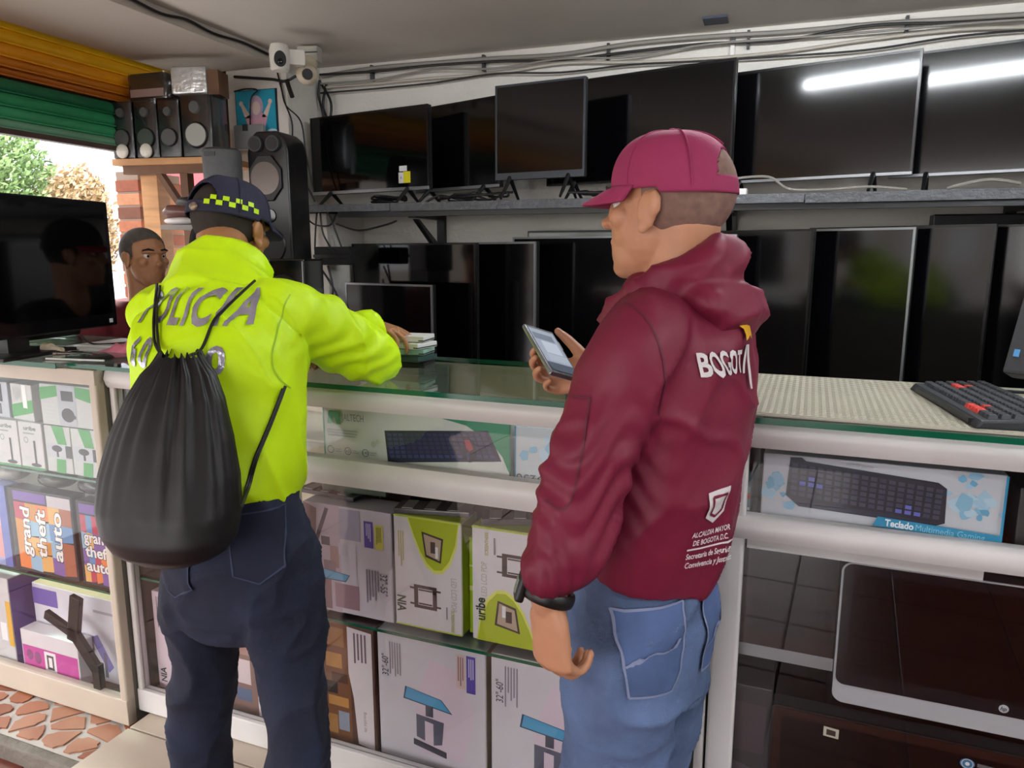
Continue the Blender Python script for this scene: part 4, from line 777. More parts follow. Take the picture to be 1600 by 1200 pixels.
# left counter top: television, papers, pink cloth, tools
tvp = cthing('counter_television', -2.285, 1.66, ZT + .018, 'black television on the far left counter facing the customers', 'television', rz=R(90 + 11.5) - R(0))
w = .86; scr = MATS['glossy_black_screen']
MB().box(-.60, .26, -.03, .02, .055, .485, BLACK).build('housing', tvp, bevel=.004)
MB().box(-.595, .255, -.034, -.03, .06, .48, mat('tv_gloss_frame', '#0b0b0f', .18)).build('bezel', tvp); 
sc = MB().box(-.57, .235, -.036, -.034, .10, .465, SCREEN).build('screen', tvp)
MB().box(.215, .232, -.0365, -.036, .068, .082, ink('#e4e6e8')).build('sticker', tvp)
MB().box(-.30, -.02, -.10, .08, 0, .012, BLACK).build('stand_foot', tvp, bevel=.004); MB().box(-.2, -.12, -.02, .02, .01, .07, BLACK).build('stand_neck', tvp)
t2 = cthing('box_television', -2.62, 1.88, ZT + .018, 'black flat box behind the counter television top', 'television', rz=R(90 + 8)); MB().box(-.5, .26, -.03, .03, 0, .50, BLACK).build('housing', t2, bevel=.006)
PAPER = mat('white_paper', '#dfe0de', .6)
t = cthing('paper_stack', -2.14, 1.80, ZT + .0175, 'white papers and plastic sheets on the left counter glass', 'papers', rz=R(5)); MB().box(-.16, .16, -.13, .12, 0, .006, PAPER).build('lower_sheet', t); MB().box(-.13, .12, -.08, .12, .006, .010, PAPER).build('upper_sheet', t)
t = cthing('cloth', -1.985, 1.705, ZT + .0172, 'crumpled pink cloth beside the papers on the left counter', 'cloth')
b = MB(); random.seed(4); n = 14; vs = [((i / n - .5) * .19, (j / n - .5) * .12, .005 + .03 * max(0, 1 - ((i / n - .5) * 2) ** 2) * max(0, 1 - ((j / n - .5) * 2) ** 2) * (1 + .35 * math.sin(i * 1.3 + j * .9))) for j in range(n + 1) for i in range(n + 1)]
b.add(vs, [(j * (n + 1) + i, j * (n + 1) + i + 1, (j + 1) * (n + 1) + i + 1, (j + 1) * (n + 1) + i) for j in range(n) for i in range(n)], mat('pink_cloth', '#d97c92', .8, var=.15, vscale=15)); b.build('cloth_sheet', t, smooth='all')
for i, (u, v, a, l) in enumerate(((-2.2, 1.62, 14, 'long silver screwdriver on the left counter glass'), (-2.15, 1.60, 8, 'second silver tool beside the long screwdriver'), (-2.10, 1.585, 18, 'short tweezers nearest the glass edge'), (-2.26, 1.55, 3, 'cream pen lying at the front of the left counter'))):
    t = cthing('hand_tool', u, v, ZT + .024, l, 'tool', 'hand tools on the glass', rz=R(a)); MB().tube([(-.06, 0, 0), (0, 0, 0), (.06, 0, 0)], [.004, .003, .002], CHROME if i < 3 else IV, 8).build('shaft', t, smooth=True); MB().tube([(-.11, 0, 0), (-.055, 0, 0)], [.005, .0065], (BLACK, IV, CHROME, IV)[i], 8).build('handle', t, smooth=True)
t = cthing('glass_strip', -1.99, 1.52, ZT + .018, 'thin white-edged glass sheet lying on the left counter', 'glass', rz=R(10)); MB().box(-.10, .10, -.02, .12, 0, .004, GREENG).build('pane', t); MB().box(-.10, .10, -.023, -.02, 0, .005, PAPER).build('edge', t)
cable('tv_cable', [c2w(-2.24, 1.72, ZT + .06), c2w(-2.2, 1.735, ZT + .03), c2w(-2.1, 1.80, ZT + .033), c2w(-1.95, 1.88, ZT + .035)], .003, CABLEM, 'thin black cable from the counter television')
t = cthing('cream_knob', -2.2, 1.585, ZT + .0175, 'cream plastic adapter lying below the counter television', 'adapter'); MB().tube([(-.03, 0, .016), (.0, 0, .016)], .016, IV, 12).build('body', t, smooth=True); MB().tube([(.0, 0, .016), (.05, 0, .013)], [.01, .008], IV, 10).build('plug', t, smooth=True)
# books and boxes under the officer's hand
hb = K_hand = c2w(-1.09, 1.80, ZG)
for i in range(5):
    o = cthing('phone_case', -1.055 + .006 * (i % 2), 1.80, ZG + .018 * i, ('lowest black case of the pile under the officer\'s hand', 'second lowest dark case of the pile under the hand', 'middle green and white case of the pile under the hand', 'second highest white case of the pile under the hand', 'topmost white case of the pile under the officer\'s hand')[i], 'case', 'pile under the hand', rz=R(8 * (-1) ** i))
    MB().box(-.075, .075, -.045, .045, 0, .0165, (BLACK, mat('dark_teal', '#24403c', .4), mat('mint_case', '#9dc0b0', .4), PAPER, PAPER)[i]).build('body', o, bevel=.003); MB().box(.06, .076, -.0455, .0455, .003, .006, DGREY).build('edge_line', o)
t = cthing('receipt', -1.16, 1.77, ZG + .0905, 'white sheet of paper under the officer\'s hand', 'paper', rz=R(20)); MB().box(-.08, .09, -.05, .05, 0, .0012, PAPER).build('sheet', t)
# ================================================================== people
def spline(P, Q, sm=6):
    P = [Vector(p) for p in P]; o, r = [], []
    for i in range(len(P) - 1):
        a, b, c, d = P[max(i - 1, 0)], P[i], P[i + 1], P[min(i + 2, len(P) - 1)]
        for k in range(sm):
            t = k / sm; o.append(.5 * ((2 * b) + (c - a) * t + (2 * a - 5 * b + 4 * c - d) * t * t + (3 * b - a - 3 * c + d) * t ** 3))
            u = t * t * (3 - 2 * t); r.append(tuple(Q[i][j] * (1 - u) + Q[i + 1][j] * u for j in (0, 1)))
    o.append(P[-1]); r.append(tuple(Q[-1])); return o, r
_d = mat('tmp', '#888888')
def limb(mb, P, Q, side=None, sm=6, n=20, round_ends=True):
    Q = [(q, q) if not isinstance(q, (tuple, list)) else q for q in Q]
    o, r = spline(P, Q, sm)
    if round_ends:
        for e in (0, -1):
            d = (o[0] - o[1]).normalized() if e == 0 else (o[-1] - o[-2]).normalized(); c, q = (o[0], r[0]) if e == 0 else (o[-1], r[-1]); m = min(q)
            ex = [(c + d * m * s, (q[0] * k, q[1] * k)) for s, k in ((.35, .92), (.65, .75), (.88, .45), (.98, .15))]
            if e == 0: o = [a for a, _ in ex[::-1]] + o; r = [b for _, b in ex[::-1]] + r
            else: o = o + [a for a, _ in ex]; r = r + [b for _, b in ex]
    mb.tube(o, r, _d, n, side=side)
def swave(co, freq, seed, warp=.6):
    rs = np.random.RandomState(seed); s = np.zeros(len(co)); c = co * np.array(freq)
    wv = np.sin(c @ rs.randn(3) * .5 + rs.rand() * 6) * warp
    for k in range(5): d = rs.randn(3); d /= np.linalg.norm(d); s += np.sin(c @ d * (1 + .45 * k) + rs.rand() * 6.28 + wv * 2) / (1 + .35 * k)
    return s / 2.2
def ridge(co, freq, seed, p=2.5): return np.clip(1 - np.abs(swave(co, freq, seed)), 0, 1) ** p
def remesh(mb, name, vox, smooth, parent, m, folds=None, post=None):
    me = bpy.data.meshes.new('tmp'); me.from_pydata(mb.v, [], mb.f)
    ob = bpy.data.objects.new('tmp', me); COL.objects.link(ob)
    md = ob.modifiers.new('r', 'REMESH'); md.mode = 'VOXEL'; md.voxel_size = vox
    ms = ob.modifiers.new('s', 'SMOOTH'); ms.iterations = smooth; ms.factor = .5
    dg = bpy.context.evaluated_depsgraph_get(); dg.update()
    out = bpy.data.meshes.new_from_object(ob.evaluated_get(dg)); bpy.data.objects.remove(ob); bpy.data.meshes.remove(me)
    out.name = name; N = len(out.vertices); co = np.empty(N * 3, dtype=np.float64); out.vertices.foreach_get('co', co); co = co.reshape(-1, 3)
    if folds:
        nr = np.empty(N * 3); out.vertices.foreach_get('normal', nr); nr = nr.reshape(-1, 3)
        co = co + nr * folds(co, nr)[:, None]; out.vertices.foreach_set('co', co.ravel())
    out.materials.clear(); out.materials.append(m)
    out.polygons.foreach_set('material_index', [0] * len(out.polygons)); out.polygons.foreach_set('use_smooth', [True] * len(out.polygons)); out.update()
    o = bpy.data.objects.new(name, out); COL.objects.link(o); o.parent = parent
    if parent is not None: o.matrix_parent_inverse = parent.matrix_world.inverted()
    return o
def worldchild(o, parent):
    o.parent = parent; o.matrix_parent_inverse = Matrix.Translation(-parent.location); return o
def head(mb, c, f, s, u):
    M = Matrix((f, s, u)).transposed(); c = Vector(c)
    def E(x, y, z, a, b, h, n=18): mb.ell(c + M @ Vector((x, y, z)), (a, b, h), _d, n, 12, rot=M)
    E(-.012, 0, .025, .098, .077, .090); E(.02, 0, -.03, .074, .064, .085); E(.045, 0, -.075, .047, .047, .045); E(.068, 0, -.10, .022, .026, .020)
    E(.076, 0, .022, .022, .052, .014); E(.090, 0, -.012, .012, .011, .026); E(.102, 0, -.026, .013, .016, .011); E(.083, 0, -.058, .013, .024, .007); E(.082, 0, -.067, .012, .020, .007)
    for k in (-1, 1):
        E(.062, .042 * k, -.018, .022, .02, .02); E(.008, .078 * k, -.012, .017, .007, .031); E(-.006, .084 * k, .0, .012, .006, .022); E(.012, .082 * k, -.036, .009, .006, .012)
def face_bits(person, c, f, s, u, iris='#2c1c14', brow='#241a16'):
    M = Matrix((f, s, u)).transposed(); c = Vector(c)
    for k in (-1, 1):
        p = c + M @ Vector((.070, .032 * k, .004))
        e = MB().ell(p, (.0125, .0125, .0125), mat('eye_white', '#e6e2de', .2), 12, 8); e = worldchild(e.build('eye', None, smooth='all'), person)
        i = MB().ell(c + M @ Vector((.0802, .032 * k, .004)), (.0035, .0055, .0055), mat('iris_' + iris[1:], iris, .2), 10, 6, rot=M).build('iris', None, smooth='all'); i.parent = e; i.matrix_parent_inverse = Matrix.Translation(-person.location)
        i.matrix_parent_inverse = Matrix.Identity(4)
        worldchild(MB().tube([c + M @ Vector((.093, .014 * k, .026)), c + M @ Vector((.091, .034 * k, .031)), c + M @ Vector((.078, .052 * k, .026))], [.004, .0045, .003], mat('brow', brow, .8), 8).build('eyebrow', None, smooth=True), person)
def hair_shell(person, c, f, s, u, m, zmin=-.06, xmax=.035):
    M = Matrix((f, s, u)).transposed(); c = Vector(c); b = MB(); nu, nv = 120, 72; ok = {}; vs = []; fs = []
    L = []
    for a in range(nv + 1):
        for k in range(nu):
            ph = math.pi * a / nv; th = 2 * math.pi * k / nu
            L.append(Vector((-.012 + .1005 * math.sin(ph) * math.cos(th), .0795 * math.sin(ph) * math.sin(th), .025 + .0925 * math.cos(ph))))
    for a in range(nv):
        for k in range(nu):
            q = (a * nu + k, (a + 1) * nu + k, (a + 1) * nu + (k + 1) % nu, a * nu + (k + 1) % nu); m_ = sum((L[i] for i in q), Vector()) / 4
            lim = zmin if m_.x < -.02 else zmin + (m_.x + .02) * 1.0
            if m_.z > lim and (m_.x < xmax or m_.z > .055 + (m_.x - xmax) * .5): fs.append(q)
    b.add([c + M @ p for p in L], fs, m); return worldchild(b.build('hair', None, smooth='all'), person)
def cap(person, c, f, s, u, m, a=.108, w=.090, h=.105, z0=.028, visor=.07, droop=.35, half_open=R(34), dx=-.012, check=None):
    M = Matrix((f, s, u)).transposed(); c = Vector(c) + M @ Vector((dx, 0, z0)); nu, nv = 144, 40; L = []
    for i in range(nv + 1):
        ph = (math.pi / 2) * i / nv
        for k in range(nu):
            th = 2 * math.pi * k / nu; q = max(0.0, math.cos(ph)) ** .72; seam = 1 - .006 * max(0, 1 - abs(((th / (math.pi / 3)) % 1) - .5) * 2 * 9 + 8 - 8) if False else 1
            L.append(Vector((a * q * math.cos(th), w * q * math.sin(th), h * math.sin(ph) ** .92 - .008 * (1 - math.sin(ph)) * (1 if math.cos(th) < 0 else 0))))
    fs = []
    for i in range(nv):
        for k in range(nu):
            th = 2 * math.pi * (k + .5) / nu; back = abs(th - math.pi); el = (i + .5) / nv
            if back < half_open and .14 < el < .14 + .34 * math.sqrt(max(0, 1 - (back / half_open) ** 2)): continue
            fs.append((i * nu + k, i * nu + (k + 1) % nu, (i + 1) * nu + (k + 1) % nu, (i + 1) * nu + k))
    o = worldchild(MB().add([c + M @ p for p in L], fs, m).build('cap', None, smooth='all'), person)
    sm = o.modifiers.new('thickness', 'SOLIDIFY'); sm.thickness = .003; sm.offset = -1
    vv = []; nn, mm = 24, 8
    for j in range(mm + 1):
        for i in range(nn + 1):
            th = R(-68 + 136 * i / nn); t = j / mm; r0 = Vector((a * math.cos(th), w * math.sin(th), 0)); ext = visor * math.cos(th * 1.2) ** .6 if math.cos(th * 1.2) > 0 else 0
            p = r0 * .985 + Vector((ext * t, 0, .004 - droop * ext * t - .018 * (math.sin(th) ** 2) * t)); vv.append(c + M @ p)
    vz = MB().add(vv, [(j * (nn + 1) + i, j * (nn + 1) + i + 1, (j + 1) * (nn + 1) + i + 1, (j + 1) * (nn + 1) + i) for j in range(mm) for i in range(nn)], m).build('visor', None, smooth='all')
    vz.parent = o; vz.matrix_parent_inverse = Matrix.Identity(4); sm = vz.modifiers.new('thickness', 'SOLIDIFY'); sm.thickness = .004
    bt = MB().ell(c + M @ Vector((0, 0, h)), (.008, .008, .005), m, 12, 8).build('button', None, smooth='all'); bt.parent = o
    b = MB()
    for k in range(6):   # raised seams between the six panels
        th = math.pi / 3 * k + .0; pts = []
        for i in range(nv + 1):
            ph = (math.pi / 2) * i / nv; q = max(0.0, math.cos(ph)) ** .72
            if k == 3 and i / nv < .5: continue
            pts.append(c + M @ (Vector((a * q * math.cos(th), w * q * math.sin(th), h * math.sin(ph) ** .92)) * 1.004))
        b.tube(pts, .0014, m, 6)
    sb = b.build('seam', None, smooth=True); sb.parent = o
    if check:
        b = MB()
        for r_ in range(2):
            for k in range(9):
                if (k + r_) % 2: continue
                t0 = check[0] + (check[1] - check[0]) * k / 9; t1 = check[0] + (check[1] - check[0]) * (k + 1) / 9; q_ = []
                for th, el in ((t0, r_ * .075 + .045), (t1, r_ * .075 + .045), (t1, r_ * .075 + .115), (t0, r_ * .075 + .115)):
                    ph = math.pi / 2 * el; q = math.cos(ph) ** .72; q_.append(c + M @ (Vector((a * q * math.cos(th), w * q * math.sin(th), h * math.sin(ph) ** .92)) * 1.012))
                b.add(q_, [(0, 1, 2, 3)], mat('hi_vis_yellow', '#c6f000', .5))
        cb = b.build('checker_band', None); cb.parent = o
    return o
def hand(mb, wrist, d, back, thumb, curl=(30, 40, 30), tcurl=20, spread=.0, sc=1.0, tspread=45):
    """d: along the hand, back: out of the back of the hand, thumb: towards the thumb side"""
    w = Vector(wrist); d = Vector(d).normalized(); back = Vector(back); back = (back - d * back.dot(d)).normalized(); th = d.cross(back); th = th if th.dot(Vector(thumb)) > 0 else -th
    pk = w + d * .095 * sc
    limb(mb, [w - d * .03, w, w + d * .04 * sc, pk], [(.027 * sc, .020 * sc), (.027 * sc, .018 * sc), (.038 * sc, .016 * sc), (.040 * sc, .012 * sc)], side=th, n=16)
    for k, (off, ln, r) in enumerate(((.0315, .076, .0080), (.0105, .084, .0082), (-.0105, .078, .0079), (-.031, .062, .0072))):
        p = pk + th * off * sc - d * .012 * sc - d * (.008 * sc if k == 3 else 0); a = 0; pts = [p - d * .01]; dirv = (d + th * spread * off * 20).normalized()
        pts.append(p + dirv * .012 * sc)
        for seg, fr in zip(curl, (.44, .32, .24)):
            a += R(seg * (1 + .06 * k)); v = dirv * math.cos(a) - back * math.sin(a); p = pts[-1] + v * ln * fr * sc; pts.append(p)
        limb(mb, pts, [r * sc, r * sc, r * .98 * sc, r * .9 * sc, r * .78 * sc], n=12, sm=4)
    b0 = w + d * .028 * sc + th * .022 * sc; v0 = (d * math.cos(R(tspread)) + th * math.sin(R(tspread)) - back * .25).normalized(); v1 = (v0 + d * math.tan(R(tcurl)) * .6 - back * .25).normalized()
    limb(mb, [b0, b0 + v0 * .030 * sc, b0 + v0 * .052 * sc + v1 * .006, b0 + v0 * .052 * sc + v1 * .036 * sc], [.0145 * sc, .0125 * sc, .0105 * sc, .008 * sc], n=12, sm=4)
def foot(person, ankle, f, m, msole, z):
    s = Vector((-f.y, f.x, 0)); a = Vector((ankle.x, ankle.y, z)); mb = MB()
    limb(mb, [a - f * .06 + Vector((0, 0, .05)), a + f * .03 + Vector((0, 0, .052)), a + f * .12 + Vector((0, 0, .04)), a + f * .18 + Vector((0, 0, .032))], [(.036, .042), (.042, .048), (.046, .034), (.036, .022)], side=s, n=18)
    limb(mb, [a + Vector((0, 0, .06)), a + Vector((0, 0, .12))], [.046, .044])
    o = remesh(mb, 'shoe', .006, 3, person, m); b = MB(); pts = []
    for t in range(28):
        an = 2 * math.pi * t / 28; x = math.cos(an); y = math.sin(an); pts.append(a + f * (.055 + .15 * x) + s * (.05 * y * (1 - .12 * x)))
    b.add([p for p in pts] + [p + Vector((0, 0, .028)) for p in pts], [tuple(range(28))[::-1], tuple(range(28, 56))] + [(i, (i + 1) % 28, 28 + (i + 1) % 28, 28 + i) for i in range(28)], msole)
    k = b.build('sole', None, smooth=True); k.parent = o; k.matrix_parent_inverse = Matrix.Identity(4)
    b = MB()
    for j in range(4): b.tube([a + f * (.07 + .018 * j) - s * .022 + Vector((0, 0, .083 - .006 * j)), a + f * (.072 + .018 * j) + Vector((0, 0, .09 - .006 * j)), a + f * (.07 + .018 * j) + s * .022 + Vector((0, 0, .083 - .006 * j))], .0028, msole, 6)
    k = b.build('laces', None, smooth=True); k.parent = o; k.matrix_parent_inverse = Matrix.Identity(4)
    return o
def bvh_of(o):
    me = o.data; return BVHTree.FromPolygons([v.co.copy() for v in me.vertices], [tuple(p.vertices) for p in me.polygons])
def decal(name, target, bv, O, xd, yd, n, shapes, person, off=.003, sub=3, lift=.25):
    """shapes: list of (verts2d, faces, material) laid on the cloth by projecting along -n"""
    O = Vector(O); xd = Vector(xd).normalized(); n = Vector(n).normalized(); yd = Vector(yd).normalized(); b = MB()
    for si, (v2, f2, m) in enumerate(shapes):
        bm = bmesh.new(); vs = [bm.verts.new((p[0], p[1], 0)) for p in v2]
        for f in f2:
            try: bm.faces.new([vs[i] for i in f])
            except ValueError: pass
        bmesh.ops.triangulate(bm, faces=bm.faces)
        for _ in range(sub):
            ed = [e for e in bm.edges if e.calc_length() > .008]
            if ed: bmesh.ops.subdivide_edges(bm, edges=ed, cuts=1); bmesh.ops.triangulate(bm, faces=bm.faces)
        bm.verts.index_update(); out = []; good = {}
        for v in bm.verts:
            p = O + xd * v.co.x + yd * v.co.y + n * lift; h = bv.ray_cast(p, -n, lift * 2.2)
            good[v.index] = h[0] is not None; out.append(h[0] + h[1] * (off + .0012 * si) if h[0] is not None else p - n * lift)
        b.add(out, [tuple(v.index for v in f.verts) for f in bm.faces if all(good[v.index] for v in f.verts)], m); bm.free()
    o = b.build(name, None, smooth='all'); o.parent = target; return o
def tshape(s, size, m, ox=0, oy=0, bold=.02, width=None):
    v, f = text2d(s, bold); sx = size
    if width: xs = [p[0] for p in v]; sx = width / (max(xs) - min(xs))
    return ([(ox + p[0] * sx, oy + p[1] * size) for p in v], f, m)
def surf(bv, x, y):
    h = bv.ray_cast(C0, _ray(_W, x, y).normalized(), 6); return (h[0], h[1]) if h[0] is not None else (pix(x, y, 1.2), -_W[0])
def outline(poly, w, m, closed=True):
    if not closed: poly = [(p.x, p.y) for p in spline([(a, b, 0) for a, b in poly], [(0, 0)] * len(poly), 5)[0]]
    vs, fs = [], []; n = len(poly)
    for i in range(n if closed else n - 1):
        a, b = Vector(poly[i]), Vector(poly[(i + 1) % n]); d = (b - a).normalized() * w; q = Vector((-d.y, d.x)) * .5; k = len(vs); vs += [tuple(a - q), tuple(b - q), tuple(b + q), tuple(a + q)]; fs.append((k, k + 1, k + 2, k + 3))
    return (vs, fs, m)
def az(a): return Vector((math.sin(R(a)), math.cos(R(a)), 0))
def kp(x, y, v): u, z = onv(x, y, v); return c2w(u, v, z)
UP = Vector((0, 0, 1))
SKIN = mat('skin_tan', '#c08a6a', .5, var=.06, vscale=25); SKIN2 = mat('skin_brown', '#b8845f', .5, var=.06, vscale=25); SKIN3 = mat('skin_olive', '#a8764e', .5, var=.06, vscale=25)

# ------------------------------------------------------------------ the man in maroon
f = az(-77); l = Vector((-f.y, f.x, 0)); YR = 1.265
pel = onY(1008, 935, YR); waist = onY(1030, 800, YR); chest = onY(1054, 600, YR); sho = onY(1062, 485, YR); nk = onY(1062, 408, YR); hd = onY(1042, 322, YR)
feetL = Vector((pel.x, pel.y, 0)) + l * .10 + f * .03; feetR = Vector((pel.x, pel.y, 0)) - l * .08 - f * .02
man = thing('person', (pel.x, pel.y, 0), 0, 'man in maroon windbreaker, maroon cap and blue jeans looking at a phone', 'person', 'people')
bpy.context.view_layer.update()
ls = sho + l * .155 + Vector((0, 0, -.035)); le = pix(915, 745, 1.10); lw = pix(856, 935, 1.10)
rs_ = sho - l * .155 + Vector((0, 0, -.035)); re = rs_ + f * .13 + Vector((0, -.03, -.19)); rw = pix(945, 580, 1.41)
b = MB(); hf = az(-80); head(b, hd, hf, Vector((-hf.y, hf.x, 0)), UP)
limb(b, [nk - UP * .06, nk, hd - UP * .03 - hf * .03], [.062, .058, .060])
limb(b, [pel - UP * .05, waist, chest, sho - UP * .06], [(.14, .095), (.13, .09), (.15, .095), (.12, .07)], side=l)
limb(b, [ls - UP * .03, le, lw], [.036, .034, .027]); limb(b, [rs_ - UP * .03, re, rw], [.036, .034, .027])
hand(b, lw, Vector((0, 0, -1)) - f * .10, l * .85 + f * .30, f - l * .4, (38, 52, 40), 10, 0, 1.06, 24)
ph_c = pix(861, 551, 1.37)
hand(b, rw, _W[1] * -1 + _W[0] * .12 - _W[2] * .12, _W[0] * .9 - _W[2] * .5, UP, (30, 40, 40), 25, .05, 1.0, 55)
for sd, ft in ((1, feetL), (-1, feetR)): limb(b, [pel + l * .085 * sd, (pel + l * .09 * sd) * .5 + ft * .5, ft + UP * .09], [.06, .046, .034])
body = remesh(b, 'body', .004, 2, man, SKIN)
face_bits(man, hd, hf, Vector((-hf.y, hf.x, 0)), UP)
hair_shell(man, hd, hf, Vector((-hf.y, hf.x, 0)), UP, mat('grey_stubble', '#82655a', .8, var=.2, vscale=60), -.062, .02)
CAPM = mat('maroon_cap_cloth', '#982a58', .75, var=.05, vscale=20, bump=.12, bscale=300)
cap(man, hd, hf, Vector((-hf.y, hf.x, 0)), (UP + hf * .06).normalized(), CAPM, a=.104, w=.089, h=.094, z0=.024, visor=.056, droop=.45)
JM = mat('maroon_nylon', '#741a36', .52, var=.06, vscale=6, spec=.35)
b = MB()
limb(b, [pel + UP * .075, waist, chest, sho - UP * .045, sho - UP * .0, sho + UP * .05], [(.16, .122), (.172, .130), (.190, .132), (.185, .118), (.145, .10), (.085, .08)], side=l, n=28, round_ends=False)
limb(b, [sho + l * .07 - UP * .03, ls + l * .005, ls * .5 + le * .5, le, le * .45 + lw * .55, lw + UP * .05], [(.055, .065), (.068, .074), (.064, .068), (.058, .060), (.056, .058), (.042, .044)], side=f, n=24)
limb(b, [sho - l * .07 - UP * .03, rs_ - l * .005, rs_ * .5 + re * .5, re, re * .5 + rw * .5, rw + (re - rw).normalized() * .03], [(.055, .06), (.068, .072), (.062, .066), (.058, .06), (.052, .052), (.042, .042)], side=UP, n=24)
def jf(co, nr):
    d = .014 * ridge(co, (14, 14, 5), 3, 3) + .008 * ridge(co, (26, 26, 15), 5, 3) - .005
    e = np.array(le); w_ = np.exp(-((co - e) ** 2).sum(1) / .012); d += .005 * w_ * np.sin(co[:, 2] * 130 + 6 * np.sin(co[:, 0] * 30 + co[:, 1] * 22))
    c_ = np.array(lw + UP * .05); w_ = np.exp(-((co - c_) ** 2).sum(1) / .004); d += .003 * w_ * np.sin(np.arctan2(co[:, 1] - c_[1], co[:, 0] - c_[0]) * 16)
    return d
jk = remesh(b, 'jacket', .0065, 12, man, JM, jf); bj = bvh_of(jk)
b = MB(); U = []
for a_, rr_, zz_, q in ((22, .112, -.095, (.016, .022)), (50, .108, -.065, (.020, .030)), (90, .100, -.035, (.026, .036)), (135, .088, -.004, (.028, .040)), (180, .078, .010, (.028, .040)), (225, .088, -.004, (.028, .040)), (270, .100, -.035, (.026, .036)), (310, .108, -.065, (.020, .030)), (338, .112, -.095, (.016, .022))):
    a_ = R(a_); U.append((nk + (f * math.cos(a_) * 1.0 + l * math.sin(a_) * .95) * rr_ + UP * (zz_ - .01), q))
limb(b, [p for p, _ in U], [q for _, q in U], n=18)
RM = Matrix(((f + UP * .5).normalized(), l, (f + UP * .5).normalized().cross(l))).transposed()
b.ell(nk - f * .072 - UP * .062, (.072, .118, .042), _d, 22, 14, rot=RM); b.ell(nk - f * .088 - UP * .095, (.045, .085, .034), _d, 18, 12, rot=RM)
hood = remesh(b, 'hood', .0065, 8, man, JM, lambda co, nr: .010 * ridge(co, (16, 16, 30), 9, 2.2) + .005 * ridge(co, (34, 34, 50), 4, 2.5) - .004)
WT = mat('white_print', '#d9d4d6', .6); YE = mat('yellow_print', '#e0a818', .6)
cen = chest + UP * .045
bx_ = -l   # reading direction on his back (viewer's left to right)
xb = -l if (-l).dot(_W[1]) > 0 else l
shapes = [tshape('BOGOT', .048, WT, -.020, 0, .03, .080), ([(.018, -.018), (.026, -.018), (.040, .026), (.032, .026)], [(0, 1, 2, 3)], WT), ([(.040, -.045), (.049, -.045), (.042, .026), (.034, .026)], [(0, 1, 2, 3)], WT)]
star = [(.040 + (.022 if k % 2 == 0 else .010) * math.sin(k * math.pi / 5), .050 + (.022 if k % 2 == 0 else .010) * math.cos(k * math.pi / 5)) for k in range(10)]
shapes.append((star + [(.040, .050)], [(k, (k + 1) % 10, 10) for k in range(10)], YE)); shapes.append(([(.050, .064), (.058, .076), (.055, .079), (.047, .068)], [(0, 1, 2, 3)], YE))
hp_, hn_ = surf(bj, 1146, 568); hn_ = Vector((hn_.x, hn_.y, 0)).normalized(); hn_ = (hn_ * .2 - f * .8).normalized()
decal('back_logo', jk, bj, hp_, UP.cross(hn_), UP, hn_, shapes, man)
crest = [([(-.022, .05), (.022, .056), (.022, .012), (.0, -.004), (-.022, .010)], [(0, 1, 2, 3, 4)], WT), outline([(-.014, .042), (.014, .046), (.014, .018), (0, .008), (-.014, .016)], .004, JM), tshape('ALCALDIA MAYOR', .013, WT, 0, -.018, .02, .078), tshape('DE BOGOTA D.C.', .013, WT, 0, -.032, .02, .07), ([(-.045, -.043), (.045, -.043), (.045, -.040), (-.045, -.040)], [(0, 1, 2, 3)], WT), tshape('Secretaria de Seguridad', .014, WT, 0, -.053, .02, .09), tshape('Convivencia y Justicia', .014, WT, 0, -.068, .02, .09)]
cp, dirc = surf(bj, 1112, 812); dirc = Vector((dirc.x, dirc.y, 0)).normalized(); xc = UP.cross(dirc)
decal('crest_print', jk, bj, cp, xc, UP, dirc, crest, man)
# sleeve pocket seam and shoulder seam
decal('sleeve_pocket', jk, bj, pix(885, 705, 1.05), _W[1], _W[2], -_W[0], [outline([(.035, .075), (.005, -.072), (-.030, -.07)], .003, mat('seam_dark', '#5c142e', .6), False), outline([(-.0, .078), (.035, .075)], .003, mat('seam_dark', '#4c1026'), False)], man, .0015)
decal('shoulder_seam', jk, bj, pix(990, 520, 1.08), _W[1], _W[2], -_W[0], [outline([(-.012, .045), (.012, .02), (.03, -.02), (.04, -.07), (.036, -.12)], .003, mat('seam_dark', '#4c1026'), False)], man, .0012)
DN = mat('blue_denim', '#566a90', .85, var=.38, vscale=7, bump=.25, bscale=400)
b = MB()
limb(b, [pel + UP * .06, pel - UP * .02, pel - UP * .10], [(.150, .112), (.168, .128), (.16, .12)], side=l, n=28)
kn = {}
for sd, ft in ((1, feetL), (-1, feetR)):
    hp = pel + l * .085 * sd - UP * .06; kn_ = (pel + l * .088 * sd) * .5 + ft * .5 + f * .02
    limb(b, [hp, hp * .5 + kn_ * .5, kn_, ft * .6 + kn_ * .4, ft + UP * .10], [(.098, .105), (.088, .094), (.072, .076), (.066, .07), (.058, .062)], side=l, n=22)
jn = remesh(b, 'jeans', .007, 3, man, DN, lambda co, nr: .013 * ridge(co, (10, 10, 17), 8, 3) + .006 * ridge(co, (26, 26, 30), 2, 3) - .005); bn = bvh_of(jn)
STI = mat('denim_stitch', '#7f88a8', .8); DN2 = mat('denim_pocket', '#4a5f8a', .85, var=.25, vscale=12)
pk = [(-.055, .065), (.058, .075), (.05, -.04), (.03, -.07), (-.045, -.068), (-.052, -.03)]
dirp = (-f * .72 + l * .7).normalized()
for cx, cy in ((1022, 1020), (1118, 975)):
    pp_, dr = surf(bn, cx, cy); dr = Vector((dr.x, dr.y, 0)).normalized(); xx = UP.cross(dr)
    decal('back_pocket', jn, bn, pp_, xx, UP, dr, [(pk, [tuple(range(6))], DN2), outline(pk, .004, STI), outline([(-.05, -.018), (-.01, .002), (.02, .0), (.045, .018)], .0035, STI, False)], man, .004)
